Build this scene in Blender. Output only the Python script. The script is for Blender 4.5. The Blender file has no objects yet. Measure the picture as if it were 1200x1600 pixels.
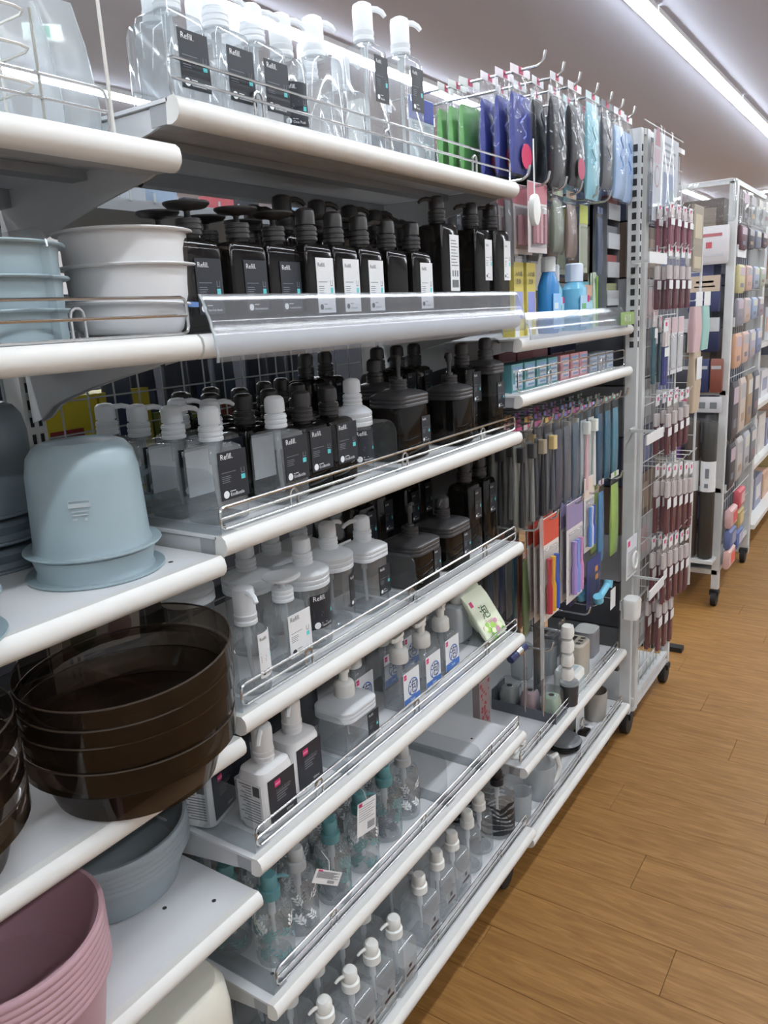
import bpy, math, random
from math import sin, cos, pi, radians
from mathutils import Vector, Matrix
random.seed(7)
C = bpy.context.scene.collection
SC = bpy.context.scene
Z0 = 1.40                      # eye height; shelf heights below are written relative to it

# ---------------------------------------------------------------- camera
cd = bpy.data.cameras.new('camera'); cam = bpy.data.objects.new('camera', cd); C.objects.link(cam)
yaw, pit, rol = radians(34.594), radians(13.936), radians(-3.2915)
fw = Vector((cos(yaw)*cos(pit), sin(yaw)*cos(pit), -sin(pit)))
rt = Vector((sin(yaw), -cos(yaw), 0)); up = rt.cross(fw)
r_ = cos(rol)*rt + sin(rol)*up; u_ = -sin(rol)*rt + cos(rol)*up
cam.matrix_world = Matrix(((r_.x, u_.x, -fw.x, -.6572), (r_.y, u_.y, -fw.y, -.6960), (r_.z, u_.z, -fw.z, Z0), (0, 0, 0, 1)))
cd.sensor_fit = 'VERTICAL'; cd.sensor_height = 24; cd.lens = 1216.28/1600*24; cd.clip_start = .02
SC.camera = cam
# ---------------------------------------------------------------- world, exposure, lamps
w = bpy.data.worlds.new('world'); SC.world = w; w.use_nodes = True
w.node_tree.nodes['Background'].inputs[0].default_value = (.75, .8, .9, 1)
w.node_tree.nodes['Background'].inputs[1].default_value = .35
SC.view_settings.view_transform = 'Standard'; SC.view_settings.look = 'None'
SC.view_settings.gamma = 1; SC.view_settings.use_curve_mapping = False
SC.view_settings.exposure = 0.0
LAMP = 42.0
SC.cycles.max_bounces = 10; SC.cycles.diffuse_bounces = 4; SC.cycles.glossy_bounces = 3
SC.cycles.transparent_max_bounces = 24; SC.cycles.transmission_bounces = 4
SC.cycles.use_denoising = True

# ---------------------------------------------------------------- materials
def lin(c):
    return tuple((x/12.92 if x <= .04045 else ((x+.055)/1.055)**2.4) for x in c)
def hx(s):
    return lin(tuple(int(s[i:i+2], 16)/255 for i in (0, 2, 4)))
MATS = {}
def nodes(name):
    m = bpy.data.materials.new(name); m.use_nodes = True; nt = m.node_tree
    for n in list(nt.nodes):
        if n.type != 'OUTPUT_MATERIAL': nt.nodes.remove(n)
    return m, nt, [n for n in nt.nodes if n.type == 'OUTPUT_MATERIAL'][0]
def mat(name, col, rough=.45, metal=0, var=.06, scale=30, bump=0, emit=0):
    """opaque surface: base colour broken up by a little procedural noise"""
    if name in MATS: return MATS[name]
    m, nt, out = nodes(name); p = nt.nodes.new('ShaderNodeBsdfPrincipled')
    c = hx(col) if isinstance(col, str) else col
    tc = nt.nodes.new('ShaderNodeTexCoord'); nz = nt.nodes.new('ShaderNodeTexNoise'); nz.inputs['Scale'].default_value = scale
    nt.links.new(tc.outputs['Object'], nz.inputs['Vector'])
    mx = nt.nodes.new('ShaderNodeMix'); mx.data_type = 'RGBA'
    mx.inputs[6].default_value = (*[x*(1-var) for x in c], 1); mx.inputs[7].default_value = (*[min(1, x*(1+var)) for x in c], 1)
    nt.links.new(nz.outputs[0], mx.inputs[0]); nt.links.new(mx.outputs[2], p.inputs['Base Color'])
    p.inputs['Roughness'].default_value = rough; p.inputs['Metallic'].default_value = metal
    if bump:
        b = nt.nodes.new('ShaderNodeBump'); b.inputs['Strength'].default_value = bump; b.inputs['Distance'].default_value = .002
        nt.links.new(nz.outputs[0], b.inputs['Height']); nt.links.new(b.outputs[0], p.inputs['Normal'])
    if emit:
        p.inputs['Emission Color'].default_value = (*c, 1); p.inputs['Emission Strength'].default_value = emit
    nt.links.new(p.outputs[0], out.inputs[0]); MATS[name] = m; return m
def film(name, tint, edge, rough=.06, refl=1.0, milky=0, mcol=(.9, .92, .93), wob=0, ior=1.45):
    """thin-walled clear plastic: light passes straight through, tinted, more at grazing angles; Fresnel gloss on top; milky adds scatter"""
    if name in MATS: return MATS[name]
    m, nt, out = nodes(name)
    lw = nt.nodes.new('ShaderNodeLayerWeight'); lw.inputs[0].default_value = .35
    mx = nt.nodes.new('ShaderNodeMix'); mx.data_type = 'RGBA'
    mx.inputs[6].default_value = (*tint, 1); mx.inputs[7].default_value = (*edge, 1)
    nt.links.new(lw.outputs['Facing'], mx.inputs[0])
    tr = nt.nodes.new('ShaderNodeBsdfTransparent'); nt.links.new(mx.outputs[2], tr.inputs[0])
    base = tr
    if milky:
        d = nt.nodes.new('ShaderNodeBsdfDiffuse'); d.inputs[0].default_value = (*mcol, 1)
        t = nt.nodes.new('ShaderNodeBsdfTranslucent'); t.inputs[0].default_value = (*mcol, 1)
        s1 = nt.nodes.new('ShaderNodeMixShader'); s1.inputs[0].default_value = .4
        nt.links.new(d.outputs[0], s1.inputs[1]); nt.links.new(t.outputs[0], s1.inputs[2])
        s2 = nt.nodes.new('ShaderNodeMixShader'); s2.inputs[0].default_value = milky
        nt.links.new(tr.outputs[0], s2.inputs[1]); nt.links.new(s1.outputs[0], s2.inputs[2]); base = s2
    g = nt.nodes.new('ShaderNodeBsdfGlossy'); g.inputs['Roughness'].default_value = rough
    lf = nt.nodes.new('ShaderNodeLayerWeight'); lf.inputs[0].default_value = .5; fr = lf
    pw = nt.nodes.new('ShaderNodeMath'); pw.operation = 'POWER'; pw.inputs[1].default_value = 5.0; nt.links.new(lf.outputs['Facing'], pw.inputs[0])
    ma = nt.nodes.new('ShaderNodeMath'); ma.operation = 'MULTIPLY_ADD'; ma.inputs[1].default_value = .55*min(refl, 1.2); ma.inputs[2].default_value = .04*refl
    nt.links.new(pw.outputs[0], ma.inputs[0])
    if wob:
        tc = nt.nodes.new('ShaderNodeTexCoord'); nz = nt.nodes.new('ShaderNodeTexNoise'); nz.inputs['Scale'].default_value = 35
        nt.links.new(tc.outputs['Object'], nz.inputs['Vector'])
        b = nt.nodes.new('ShaderNodeBump'); b.inputs['Strength'].default_value = wob; b.inputs['Distance'].default_value = .01
        nt.links.new(nz.outputs[0], b.inputs['Height']); nt.links.new(b.outputs[0], g.inputs['Normal']); nt.links.new(b.outputs[0], fr.inputs['Normal'])
    s = nt.nodes.new('ShaderNodeMixShader'); nt.links.new(ma.outputs[0], s.inputs[0])
    nt.links.new(base.outputs[0], s.inputs[1]); nt.links.new(g.outputs[0], s.inputs[2])
    nt.links.new(s.outputs[0], out.inputs[0]); MATS[name] = m; return m
def wood():
    m, nt, out = nodes('oak_plank'); p = nt.nodes.new('ShaderNodeBsdfPrincipled')
    tc = nt.nodes.new('ShaderNodeTexCoord'); oi = nt.nodes.new('ShaderNodeObjectInfo')
    ad = nt.nodes.new('ShaderNodeVectorMath'); ad.operation = 'MULTIPLY_ADD'
    cb = nt.nodes.new('ShaderNodeCombineXYZ')
    mp = nt.nodes.new('ShaderNodeMath'); mp.operation = 'MULTIPLY'; mp.inputs[1].default_value = 37
    nt.links.new(oi.outputs['Random'], mp.inputs[0]); nt.links.new(mp.outputs[0], cb.inputs[0]); nt.links.new(mp.outputs[0], cb.inputs[2])
    ad.inputs[1].default_value = (1, 1, 1)
    nt.links.new(tc.outputs['Object'], ad.inputs[0]); nt.links.new(cb.outputs[0], ad.inputs[2])
    mpg = nt.nodes.new('ShaderNodeMapping'); mpg.inputs['Scale'].default_value = (24, 2.2, 1)
    nt.links.new(ad.outputs[0], mpg.inputs[0])
    n1 = nt.nodes.new('ShaderNodeTexNoise'); n1.inputs['Scale'].default_value = 3; n1.inputs['Detail'].default_value = 8; n1.inputs['Distortion'].default_value = 1.2
    nt.links.new(mpg.outputs[0], n1.inputs['Vector'])
    cr = nt.nodes.new('ShaderNodeValToRGB'); e = cr.color_ramp.elements
    e[0].position = .2; e[0].color = (*hx('765022'), 1); e[1].position = .8; e[1].color = (*hx('a87d46'), 1)
    k = e.new(.5); k.color = (*hx('8f6632'), 1)
    nt.links.new(n1.outputs[0], cr.inputs[0])
    hs = nt.nodes.new('ShaderNodeHueSaturation'); mr = nt.nodes.new('ShaderNodeMapRange'); mr.inputs[3].default_value = .985; mr.inputs[4].default_value = 1.015
    nt.links.new(oi.outputs['Random'], mr.inputs[0]); nt.links.new(mr.outputs[0], hs.inputs['Value']); nt.links.new(cr.outputs[0], hs.inputs['Color'])
    nt.links.new(hs.outputs[0], p.inputs['Base Color']); p.inputs['Roughness'].default_value = .5
    b = nt.nodes.new('ShaderNodeBump'); b.inputs['Strength'].default_value = .25; b.inputs['Distance'].default_value = .002
    nt.links.new(n1.outputs[0], b.inputs['Height']); nt.links.new(b.outputs[0], p.inputs['Normal'])
    nt.links.new(p.outputs[0], out.inputs[0]); return m

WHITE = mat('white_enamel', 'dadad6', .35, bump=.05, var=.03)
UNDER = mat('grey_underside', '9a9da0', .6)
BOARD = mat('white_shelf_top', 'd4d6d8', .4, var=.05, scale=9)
CHROME = mat('chrome_wire', 'c8c8c8', .22, metal=1)
GREYM = mat('grey_steel', '8b8f93', .45, metal=.3)
DARK = mat('dark_hole', '26282b', .7)
RUB = mat('black_rubber', '1d1d1e', .6)
CLEAR = film('clear_plastic', (.965, .975, .98), (.66, .69, .71), .07, 1.6, milky=.11)
CLEARB = film('clear_plastic_block', (.95, .96, .965), (.75, .78, .8), .08, 1.7, milky=.19, mcol=(.85, .87, .88))
SHEET = film('clear_acrylic', (.94, .95, .955), (.78, .81, .82), .05, .9, milky=.03)
GUARDP = film('clear_price_rail', (.93, .94, .96), (.76, .78, .82), .14, 1.5, milky=.08)
FROST = film('frosted_plastic', (.95, .96, .97), (.8, .8, .82), .3, 1, milky=.82, mcol=(.92, .95, .97))
HAZE = film('hazy_plastic', (.9, .92, .93), (.75, .77, .78), .25, 1, milky=.30, mcol=(.8, .83, .85))
FILM = film('bag_film', (.965, .97, .975), (.90, .91, .92), .10, .9, milky=.02, wob=.35)
SLEEVE = film('poster_sleeve_film', (.97, .97, .975), (.93, .94, .95), .05, .3)
SMOKE = film('smoke_plastic', hx('98928d'), hx('504c4a'), .08, 1.0, milky=.06, mcol=(.12, .115, .11))
SMOKED = mat('dark_smoke_pump', '2e2d2d', .35)
SMLID = mat('dark_smoke_lid', '38383a', .3)
BASIN = film('brown_smoke_basin', hx('c4b8ac'), hx('5c4f45'), .08, 1.1, milky=.08, mcol=(.09, .07, .055))
BLACK = mat('label_black', '1b2028', .45)
NAVY = mat('label_navy', '22252f', .45)
LWHITE = mat('label_white', 'd9dbdc', .5)
PRINT = mat('print_white', 'e2e5e6', .5)
PGREY = mat('print_grey', '70757b', .5)
TEAL = mat('print_teal', '5cc5c8', .5)
PINK = mat('print_magenta', 'c9276a', .5)
PWHITE = mat('white_plastic', 'dfe0dc', .35)
OWHITE = mat('offwhite_opaque', 'd5d6d6', .4)
SEAL = mat('teal_pump', '5d9096', .4)
LGREY = mat('light_grey_pump', 'b5b9ba', .4)
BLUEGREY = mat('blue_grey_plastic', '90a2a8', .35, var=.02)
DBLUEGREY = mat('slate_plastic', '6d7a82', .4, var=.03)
TUBGREY = mat('grey_tub', '8d989d', .4, var=.02)
PINKP = mat('dusty_pink_plastic', 'b08e96', .42, var=.02)
IVORY = mat('ivory_plastic', 'd3d1c4', .22, var=.02)
BOWLW = mat('white_bowl_plastic', 'd2d2d2', .3, var=.02)
LTEAL = mat('print_sage', '6f9496', .5)
LGR = mat('print_pale_leaf', 'e6eaea', .5)
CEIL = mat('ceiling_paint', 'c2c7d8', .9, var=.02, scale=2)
def col(h, rough=.5): return mat('colour_'+h, h, rough)

# ---------------------------------------------------------------- mesh builder
class M:
    def __init__(s): s.v = []; s.f = []; s.m = []
    def add(s, v, f, mi=0, mx=None):
        o = len(s.v)
        s.v += [tuple(mx @ Vector(p)) for p in v] if mx else [tuple(p) for p in v]
        s.f += [tuple(i+o for i in q) for q in f]; s.m += [mi]*len(f); return s
    def box(s, x0, x1, y0, y1, z0, z1, mi=0, mx=None):
        v = [(x, y, z) for z in (z0, z1) for y in (y0, y1) for x in (x0, x1)]
        return s.add(v, [(0, 2, 3, 1), (4, 5, 7, 6), (0, 1, 5, 4), (2, 6, 7, 3), (0, 4, 6, 2), (1, 3, 7, 5)], mi, mx)
    def loft(s, rings, mi=0, cap0=True, cap1=True, mx=None, closed=True):
        n = len(rings[0]); v = [p for r in rings for p in r]; f = []
        for k in range(len(rings)-1):
            for i in range(n if closed else n-1):
                j = (i+1) % n; f.append((k*n+i, k*n+j, (k+1)*n+j, (k+1)*n+i))
        if cap0: f.append(tuple(range(n-1, -1, -1)))
        if cap1: f.append(tuple((len(rings)-1)*n+i for i in range(n)))
        return s.add(v, f, mi, mx)
    def lathe(s, prof, seg=20, mi=0, c=(0, 0), cap0=True, cap1=True, mx=None):
        return s.loft([[(c[0]+r*cos(2*pi*i/seg), c[1]+r*sin(2*pi*i/seg), z) for i in range(seg)] for r, z in prof], mi, cap0, cap1, mx)
    def tube(s, pts, r, seg=6, mi=0, mx=None, closed=False):
        P = [Vector(p) for p in pts]; R = r if isinstance(r, (list, tuple)) else [r]*len(P); rings = []; n0 = None
        for i, p in enumerate(P):
            a = P[(i-1) % len(P)] if (closed or i) else p; b = P[(i+1) % len(P)] if (closed or i < len(P)-1) else p
            t = (b-a).normalized()
            if n0 is None: n0 = t.orthogonal().normalized()
            n0 = (n0 - t*n0.dot(t)).normalized(); bb = t.cross(n0)
            rings.append([tuple(p+R[i]*(cos(2*pi*k/seg)*n0+sin(2*pi*k/seg)*bb)) for k in range(seg)])
        if closed: rings.append(rings[0]); return s.loft(rings, mi, False, False, mx)
        return s.loft(rings, mi, True, True, mx)
    def bend(s, R):      # wraps a label drawn around y=0 plane (x right, -y out) round a cylinder of radius R
        s.v = [((R - y)*sin(x/R), -(R - y)*cos(x/R), z) for x, y, z in s.v]; return s
def rr(w, d, r, z, n=4, cx=0, cy=0):
    """rounded rectangle ring, starts at +x side"""
    r = min(r, w/2, d/2); o = []
    for q, (sx, sy) in enumerate(((1, 1), (-1, 1), (-1, -1), (1, -1))):
        for k in range(n+1):
            a = (q + k/n)*pi/2
            o.append((cx+sx*(w/2-r)+r*cos(a), cy+sy*(d/2-r)+r*sin(a), z))
    return o
_txt = {}
def text(s, body, size, x, z, y=0, mi=0, res=2, sh=0):
    """flat print: lettering in the xz plane facing -y"""
    if (body, res) not in _txt:
        c = bpy.data.curves.new('t', 'FONT'); c.body = body; c.resolution_u = res; o = bpy.data.objects.new('t', c); C.objects.link(o)
        me = bpy.data.meshes.new_from_object(o.evaluated_get(bpy.context.evaluated_depsgraph_get()))
        _txt[(body, res)] = ([tuple(q.co) for q in me.vertices], [tuple(q.vertices) for q in me.polygons])
        bpy.data.objects.remove(o); bpy.data.meshes.remove(me)
    v, f = _txt[(body, res)]
    s.add([(x+p[0]*size+p[1]*size*sh, y, z+p[1]*size) for p in v], f, mi)
    return s
def obj(name, b, mats, parent=None, kind=None, smooth=True, loc=None):
    me = bpy.data.meshes.new(name); me.from_pydata(b.v, [], b.f)
    ml = mats if isinstance(mats, (list, tuple)) else [mats]
    for q in ml: me.materials.append(q)
    if len(ml) > 1: me.polygons.foreach_set('material_index', b.m)
    if smooth:
        me.polygons.foreach_set('use_smooth', [True]*len(me.polygons)); me.set_sharp_from_angle(angle=radians(38))
    me.update(); o = bpy.data.objects.new(name, me); C.objects.link(o)
    if parent: o.parent = parent
    if kind: o['kind'] = kind
    if loc: o.location = loc
    return o
def tag(o, label, cat, group=None):
    o['label'] = label; o['category'] = cat
    if group: o['group'] = group
    return o
def thing(name, label, cat, loc=(0, 0, 0), rz=0, group=None):
    o = bpy.data.objects.new(name, None); C.objects.link(o); o.location = loc; o.rotation_euler = (0, 0, rz); o.empty_display_size = .02
    return tag(o, label, cat, group)
def dup(root, label, loc, rz=None, group=None, tilt=None):
    r = root.copy(); C.objects.link(r); r.location = loc
    if rz is not None: r.rotation_euler = (0, 0, rz)
    if tilt: r.rotation_euler = tilt
    r['label'] = label
    if group: r['group'] = group
    for ch in KIDS.get(root.name, []):
        c = ch.copy(); C.objects.link(c); c.parent = r
        for g in KIDS.get(ch.name, []):
            d = g.copy(); C.objects.link(d); d.parent = c
    return r
KIDS = {}
def keep(root):     # remember a prototype's parts
    KIDS[root.name] = [o for o in C.objects if o.parent == root]
    for c in KIDS[root.name]: KIDS[c.name] = [o for o in C.objects if o.parent == c]
    return root
NTH = ('first', 'second', 'third', 'fourth', 'fifth', 'sixth', 'seventh', 'eighth', 'ninth', 'tenth', 'eleventh', 'twelfth', 'thirteenth', 'fourteenth', 'fifteenth', 'sixteenth', 'seventeenth', 'eighteenth', 'nineteenth', 'last')
ORD = ['front', 'second from the front', 'third from the front', 'fourth from the front', 'fifth from the front', 'sixth from the front', 'seventh from the front', 'eighth from the front']

# ---------------------------------------------------------------- the setting
FL = 0.0; CE = Z0+1.6
wm = wood()
fb = M().box(-4, 16, -4, 8, -.06, -.004); floor = obj('floor', fb, mat('floor_base', '7c5627', .6), kind='structure')
pk = M(); W_, L_ = .1395, .914
pk.loft([rr(W_, L_, .001, -.004, 1), rr(W_, L_, .001, -.0008, 1), rr(W_-.0015, L_-.0015, .001, 0, 1)])
pm = None
for i in range(44):
    for j in range(5):
        x = .233+i*.1405; y = -2.35+((i*.53+.62) % .915)+j*.915-.3
        if y > 1.2 or y < -2.6: continue
        if pm is None: o = obj('plank', pk, wm, floor, smooth=False); pm = o.data
        else: o = bpy.data.objects.new('plank', pm); C.objects.link(o); o.parent = floor
        o.location = (x, y, 0)
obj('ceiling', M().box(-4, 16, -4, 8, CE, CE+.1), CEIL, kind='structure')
WALL = mat('wall_paint', 'c9c9c9', .8)
obj('wall_far', M().box(16, 16.1, -4, 8, 0, CE), WALL, kind='structure')
obj('wall_near', M().box(-4.1, -4, -4, 8, 0, CE), WALL, kind='structure')
obj('wall_left', M().box(-4, 16, 8, 8.1, 0, CE), WALL, kind='structure')
obj('wall_right', M().box(-4, 16, -4.1, -4, 0, CE), WALL, kind='structure')
EMIT = mat('lamp_tube', (.90, .95, 1.0), .5, emit=LAMP, var=0)
LH = mat('lamp_housing', 'd8d8d8', .5)
for yy, nm in ((.72, 'bright linear ceiling lamp above the aisle edge'), (2.35, 'linear ceiling lamp beyond the shelves'), (-.91, 'linear ceiling lamp over the aisle floor'), (-2.54, 'linear ceiling lamp near the right wall'), (3.98, 'linear ceiling lamp in the second row beyond'), (5.6, 'linear ceiling lamp in the farthest left row')):
    for q in range(7):
        x0 = -3.2+q*2.5
        t = thing('ceiling_lamp', '%s, %s along from the near wall' % (nm, ('first', 'second', 'third', 'fourth', 'fifth', 'sixth', 'last')[q]), 'lamp', (x0, yy, CE), group='linear ceiling lamps')
        obj('housing', M().box(0, 2.48, -.05, .05, -.03, -.001), LH, t)
        obj('diffuser', M().loft([[(0, a, b) for a, b in ((-.035, -.03), (-.03, -.05), (.03, -.05), (.035, -.03))], [(2.48, a, b) for a, b in ((-.035, -.03), (-.03, -.05), (.03, -.05), (.035, -.03))]]), EMIT, t)
t = thing('ceiling_lamp', 'crosswise linear lamp at the far end of the ceiling', 'lamp', (13.3, -.9, CE))
obj('housing', M().box(-.06, .06, 0, 2.6, -.03, -.001), LH, t); obj('diffuser', M().box(-.04, .04, 0, 2.6, -.05, -.03), EMIT, t)

# ---------------------------------------------------------------- gondola: posts, shelves, mesh backs
S = dict(S1=.2505, S2=-.007, S3=-.255, S4=-.505, S5=-.726, S6=-.976, S7=-1.237, M1=.199, M2=-.007, M3=-.278, M4=-.532, M5=-.773, A=-.058, B=-.178, Cc=-1.082, D=-1.272)
D_ = .355
def post(x, nm, zt):
    t = thing('shelf_post', nm, 'post', (x, .385, 0))
    b = M().box(-.016, .016, -.02, .02, .02, zt); obj('upright', b, WHITE, t)
    b = M()
    z = .3
    while z < zt-.03: b.box(-.009, -.004, -.0212, -.0198, z, z+.014).box(.004, .009, -.0212, -.0198, z, z+.014); z += .025
    obj('slot', b, DARK, t, kind='stuff')
    obj('foot', M().box(-.02, .02, -.012, .02, .0, .045), RUB, t)
post(.0, 'white slotted steel post between the wash-bowl bay and the bottle bay', Z0+.47)
post(.9, 'white slotted steel post between the bottle bay and the toothbrush bay', Z0+.47)
post(-.9, 'white slotted steel post at the near end of the wash-bowl bay', Z0+.47)
def shelf(name, label, x0, x1, zr, depth=D_, y0=0.0, bracket=True, holes=True):
    z = Z0+zr; L = x1-x0
    t = thing(name, label, 'shelf', ((x0+x1)/2, y0, z))
    obj('board', M().box(-L/2, L/2, .018, depth, -.004, 0), BOARD, t, smooth=False)
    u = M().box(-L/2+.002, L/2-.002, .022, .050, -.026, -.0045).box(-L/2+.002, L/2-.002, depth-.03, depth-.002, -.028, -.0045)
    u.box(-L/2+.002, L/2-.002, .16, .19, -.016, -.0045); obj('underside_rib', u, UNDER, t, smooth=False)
    pr = [(.020, 0), (.008, .001), (.002, -.004), (0, -.012), (.001, -.019), (.006, -.025), (.014, -.028), (.022, -.027)]
    obj('front_lip', M().loft([[(-L/2, a, b) for a, b in pr], [(L/2, a, b) for a, b in pr]]), WHITE, t)
    if bracket:
        poly = [(.035, -.006), (depth+.004, -.006), (depth+.004, -.112)]
        for k in range(11):
            a = k/10; y = depth-.02-(depth-.075)*a; zz = -.105+.075*(a**.62 if a else 0); poly.append((y, zz))
        poly.append((.04, -.026))
        for sx in (-1, 1):
            xx = sx*(L/2-.005)
            obj('bracket', M().loft([[(xx-.0018, a, b) for a, b in poly], [(xx+.0018, a, b) for a, b in poly]]), mat('bracket_white', 'c3c5c6', .45), t, smooth=False)
        b = M()
        for yy, q in ((.07, .006), (.11, .005), (.2, .005), (.28, .004)): b.add([(L/2-.0029, yy+q*cos(a*pi/4), -.03+q*sin(a*pi/4)) for a in range(8)]+[(L/2-.0035, yy, -.03)], [(i, (i+1) % 8, 8) for i in range(8)])
        obj('bracket_hole', b, DARK, t, kind='stuff', smooth=False)
    if holes:
        for hxp, hy in ((L/2-.045, .05), (L/2-.09, .10), (-L/2+.045, .05)):
            obj('rivet_hole', M().lathe([(.0032, .0001), (.0032, .0004)], 8), DARK, t, loc=(hxp, hy, 0))
    return t
BB = 'bottle bay'
shelf('shelf', 'topmost white shelf of the bottle bay, carrying clear bottles with tall pumps', .002, .898, S['S1'])
shelf('shelf', 'second white shelf from the top of the bottle bay, behind the wide clear price rail', .002, .898, S['S2'])
shelf('shelf', 'third white shelf of the bottle bay, carrying square clear bottles', .002, .898, S['S3'])
shelf('shelf', 'fourth white shelf of the bottle bay, carrying round clear bottles with frosted lids', .002, .898, S['S4'])
shelf('shelf', 'fifth white shelf of the bottle bay, carrying opaque white bottles and foam soap', .002, .898, S['S5'])
shelf('shelf', 'sixth white shelf of the bottle bay, carrying leaf patterned bottles', .002, .898, S['S6'])
shelf('base_shelf', 'lowest white shelf of the bottle bay just above the floor', .002, .898, S['S7'], .382, -.022, False)
shelf('shelf', 'topmost white shelf of the wash-bowl bay', -.898, -.002, S['M1'])
shelf('shelf', 'white shelf under the white and grey wash bowls', -.898, -.002, S['M2'])
shelf('shelf', 'white shelf under the upturned blue grey bucket', -.898, -.002, S['M3'])
shelf('shelf', 'scuffed white shelf under the brown smoke wash basins', -.898, -.002, S['M4'])
shelf('shelf', 'white shelf under the pink tubs and grey tubs', -.898, -.002, S['M5'])
shelf('base_shelf', 'lowest white deck under the ivory box', -.898, -.002, S['S7'], .382, -.022, False)
XE = 1.69
shelf('shelf', 'white shelf under the mouthwash bottles in the toothbrush bay', .902, XE, S['A'], .33)
shelf('shelf', 'white shelf under the dental floss boxes in the toothbrush bay', .902, XE, S['B'], .33)
shelf('shelf', 'white shelf under the toothbrush stands', .902, XE, S['Cc'], .34)
shelf('base_shelf', 'lowest white shelf under the mugs in the toothbrush bay', .902, XE, S['D'], .375, -.015, False)
GM = mat('mesh_grey_wire', 'a9afaf', .5)
def mesh_back(x0, x1, z0, z1, label, y=.405, step=.0505):
    t = thing('wire_mesh', label, 'mesh', (x0, y, z0)); mv = mh = None; L = x1-x0; H = z1-z0
    n = int(L/step)
    for i in range(n+1):
        if mv is None: o = obj('vertical_wire', M().tube([(0, 0, 0), (0, 0, H)], .0016, 5), GM, t); mv = o.data
        else: o = bpy.data.objects.new('vertical_wire', mv); C.objects.link(o); o.parent = t
        o.location = (i*L/n, 0, 0)
    n = int(H/step)
    for i in range(n+1):
        if mh is None: o = obj('cross_wire', M().tube([(0, .003, 0), (L, .003, 0)], .0016, 5), GM, t); mh = o.data
        else: o = bpy.data.objects.new('cross_wire', mh); C.objects.link(o); o.parent = t
        o.location = (0, 0, i*H/n)
mesh_back(-.88, -.02, Z0-.52, Z0+.06, 'grey wire mesh back panel behind the wash bowls')
mesh_back(.02, .88, Z0-.52, Z0+.06, 'grey wire mesh back panel behind the bottles')
# rear side of the gondola, seen through the mesh
RS = mat('rear_panel', '5b6066', .7)
t = thing('back_panel', 'dark grey back panel low behind the bottle shelves', 'panel', (0, .425, 0)); obj('sheet', M().box(-.88, 1.69, 0, .006, .08, Z0-.5), RS, t, smooth=False)
t = thing('back_panel', 'grey back panel behind the hanging toothbrushes', 'panel', (0, .40, 0)); obj('sheet', M().box(.92, 1.75, 0, .006, .08, Z0+.42), mat('rear_panel2', '4d5156', .7), t, smooth=False)
t = thing('rear_shelf', 'grey edged shelf on the far side of the gondola, seen above the dark bottles', 'shelf', (0, .43, Z0+.22))
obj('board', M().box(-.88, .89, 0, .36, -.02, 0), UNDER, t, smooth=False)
b = M()
for i in range(34): b.box(-.87+i*.052, -.867+i*.052, -.003, .0, -.003, .012)
obj('edge_tab', b, GM, t, kind='stuff', smooth=False)
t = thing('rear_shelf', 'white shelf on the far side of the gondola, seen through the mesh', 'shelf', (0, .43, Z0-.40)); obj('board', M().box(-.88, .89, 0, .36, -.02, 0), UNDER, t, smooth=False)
t = thing('dark_backdrop', 'added dark panel hiding the bright room beyond the mesh', 'panel', (0, 1.9, 0)); obj('sheet', M().box(-1.5, 6.5, 0, .006, .0, Z0+.15), mat('rear_dark', '2b2e36', .8), t, smooth=False)  # added panel, coloured dark so the bright room behind doesn't show
# ---------------------------------------------------------------- wire guards, price rails, dividers
def guard(label, x0, x1, zr, h=.034, r=.0021, y=.024, rails=3, loops=3, pd=0.0):
    """rounded wire fence standing on the shelf front"""
    t = thing('wire_guard', label, 'guard rail', ((x0+x1)/2, y, Z0+zr)); L = (x1-x0)/2; c = .008
    fr = [(-L+c, 0, .003), (L-c, 0, .003)] + [(L-c+c*sin(a), 0, .003+c-c*cos(a)) for a in (.8, 1.57)] + [(L, 0, h-c)] + [(L-c+c*cos(a), 0, h-c+c*sin(a)) for a in (.8, 1.57)]
    fr += [(-L+c, 0, h)] + [(-L+c-c*sin(a), 0, h-c+c*cos(a)) for a in (.8, 1.57)] + [(-L, 0, .003+c), (-L+c-c*cos(.8), 0, .003+c-c*sin(.8))]
    obj('frame_wire', M().tube(fr, r, 6, closed=True), CHROME, t)
    for k in range(rails-2): obj('middle_wire', M().tube([(-L, 0, .003+(h-.003)*(k+1)/(rails-1)), (L, 0, .003+(h-.003)*(k+1)/(rails-1))], r, 6), CHROME, t)
    for k in range(loops):
        x = -L+2*L*(k+.5)/loops; w2 = .008; s = [(x-w2, .003, 0)]+[(x-w2*cos(a*pi/5), .003, h*.62+w2*sin(a*pi/5)) for a in range(6)]+[(x+w2, .003, 0)]
        obj('support_loop', M().tube(s, r, 6), CHROME, t)
    return t
guard('chrome wire guard along the front of the topmost bottle shelf', .015, .905, S['S1'], .046, .0019)
guard('chrome wire guard in front of the wash bowls', -.88, .002, S['M2'], .044, .0019)
guard('chrome wire guard in front of the square clear bottles', .018, .91, S['S3'], .032)
guard('chrome wire guard in front of the round lidded bottles', .022, .905, S['S4'], .034)
guard('chrome wire guard in front of the opaque white bottles', .02, .905, S['S5'], .034)
guard('chrome wire guard in front of the leaf patterned bottles', .03, .905, S['S6'], .034)
guard('chrome wire guard along the lowest shelf of the bottle bay', .02, .90, S['S7'], .034, y=.004)
guard('chrome wire guard in front of the floss boxes', .93, XE-.01, S['B'], .05, loops=2)
guard('chrome wire guard in front of the toothbrush stands', .91, XE-.02, S['Cc'], .034)
guard('chrome wire guard along the lowest shelf of the toothbrush bay', .91, XE-.02, S['D'], .034, y=.008)
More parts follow.
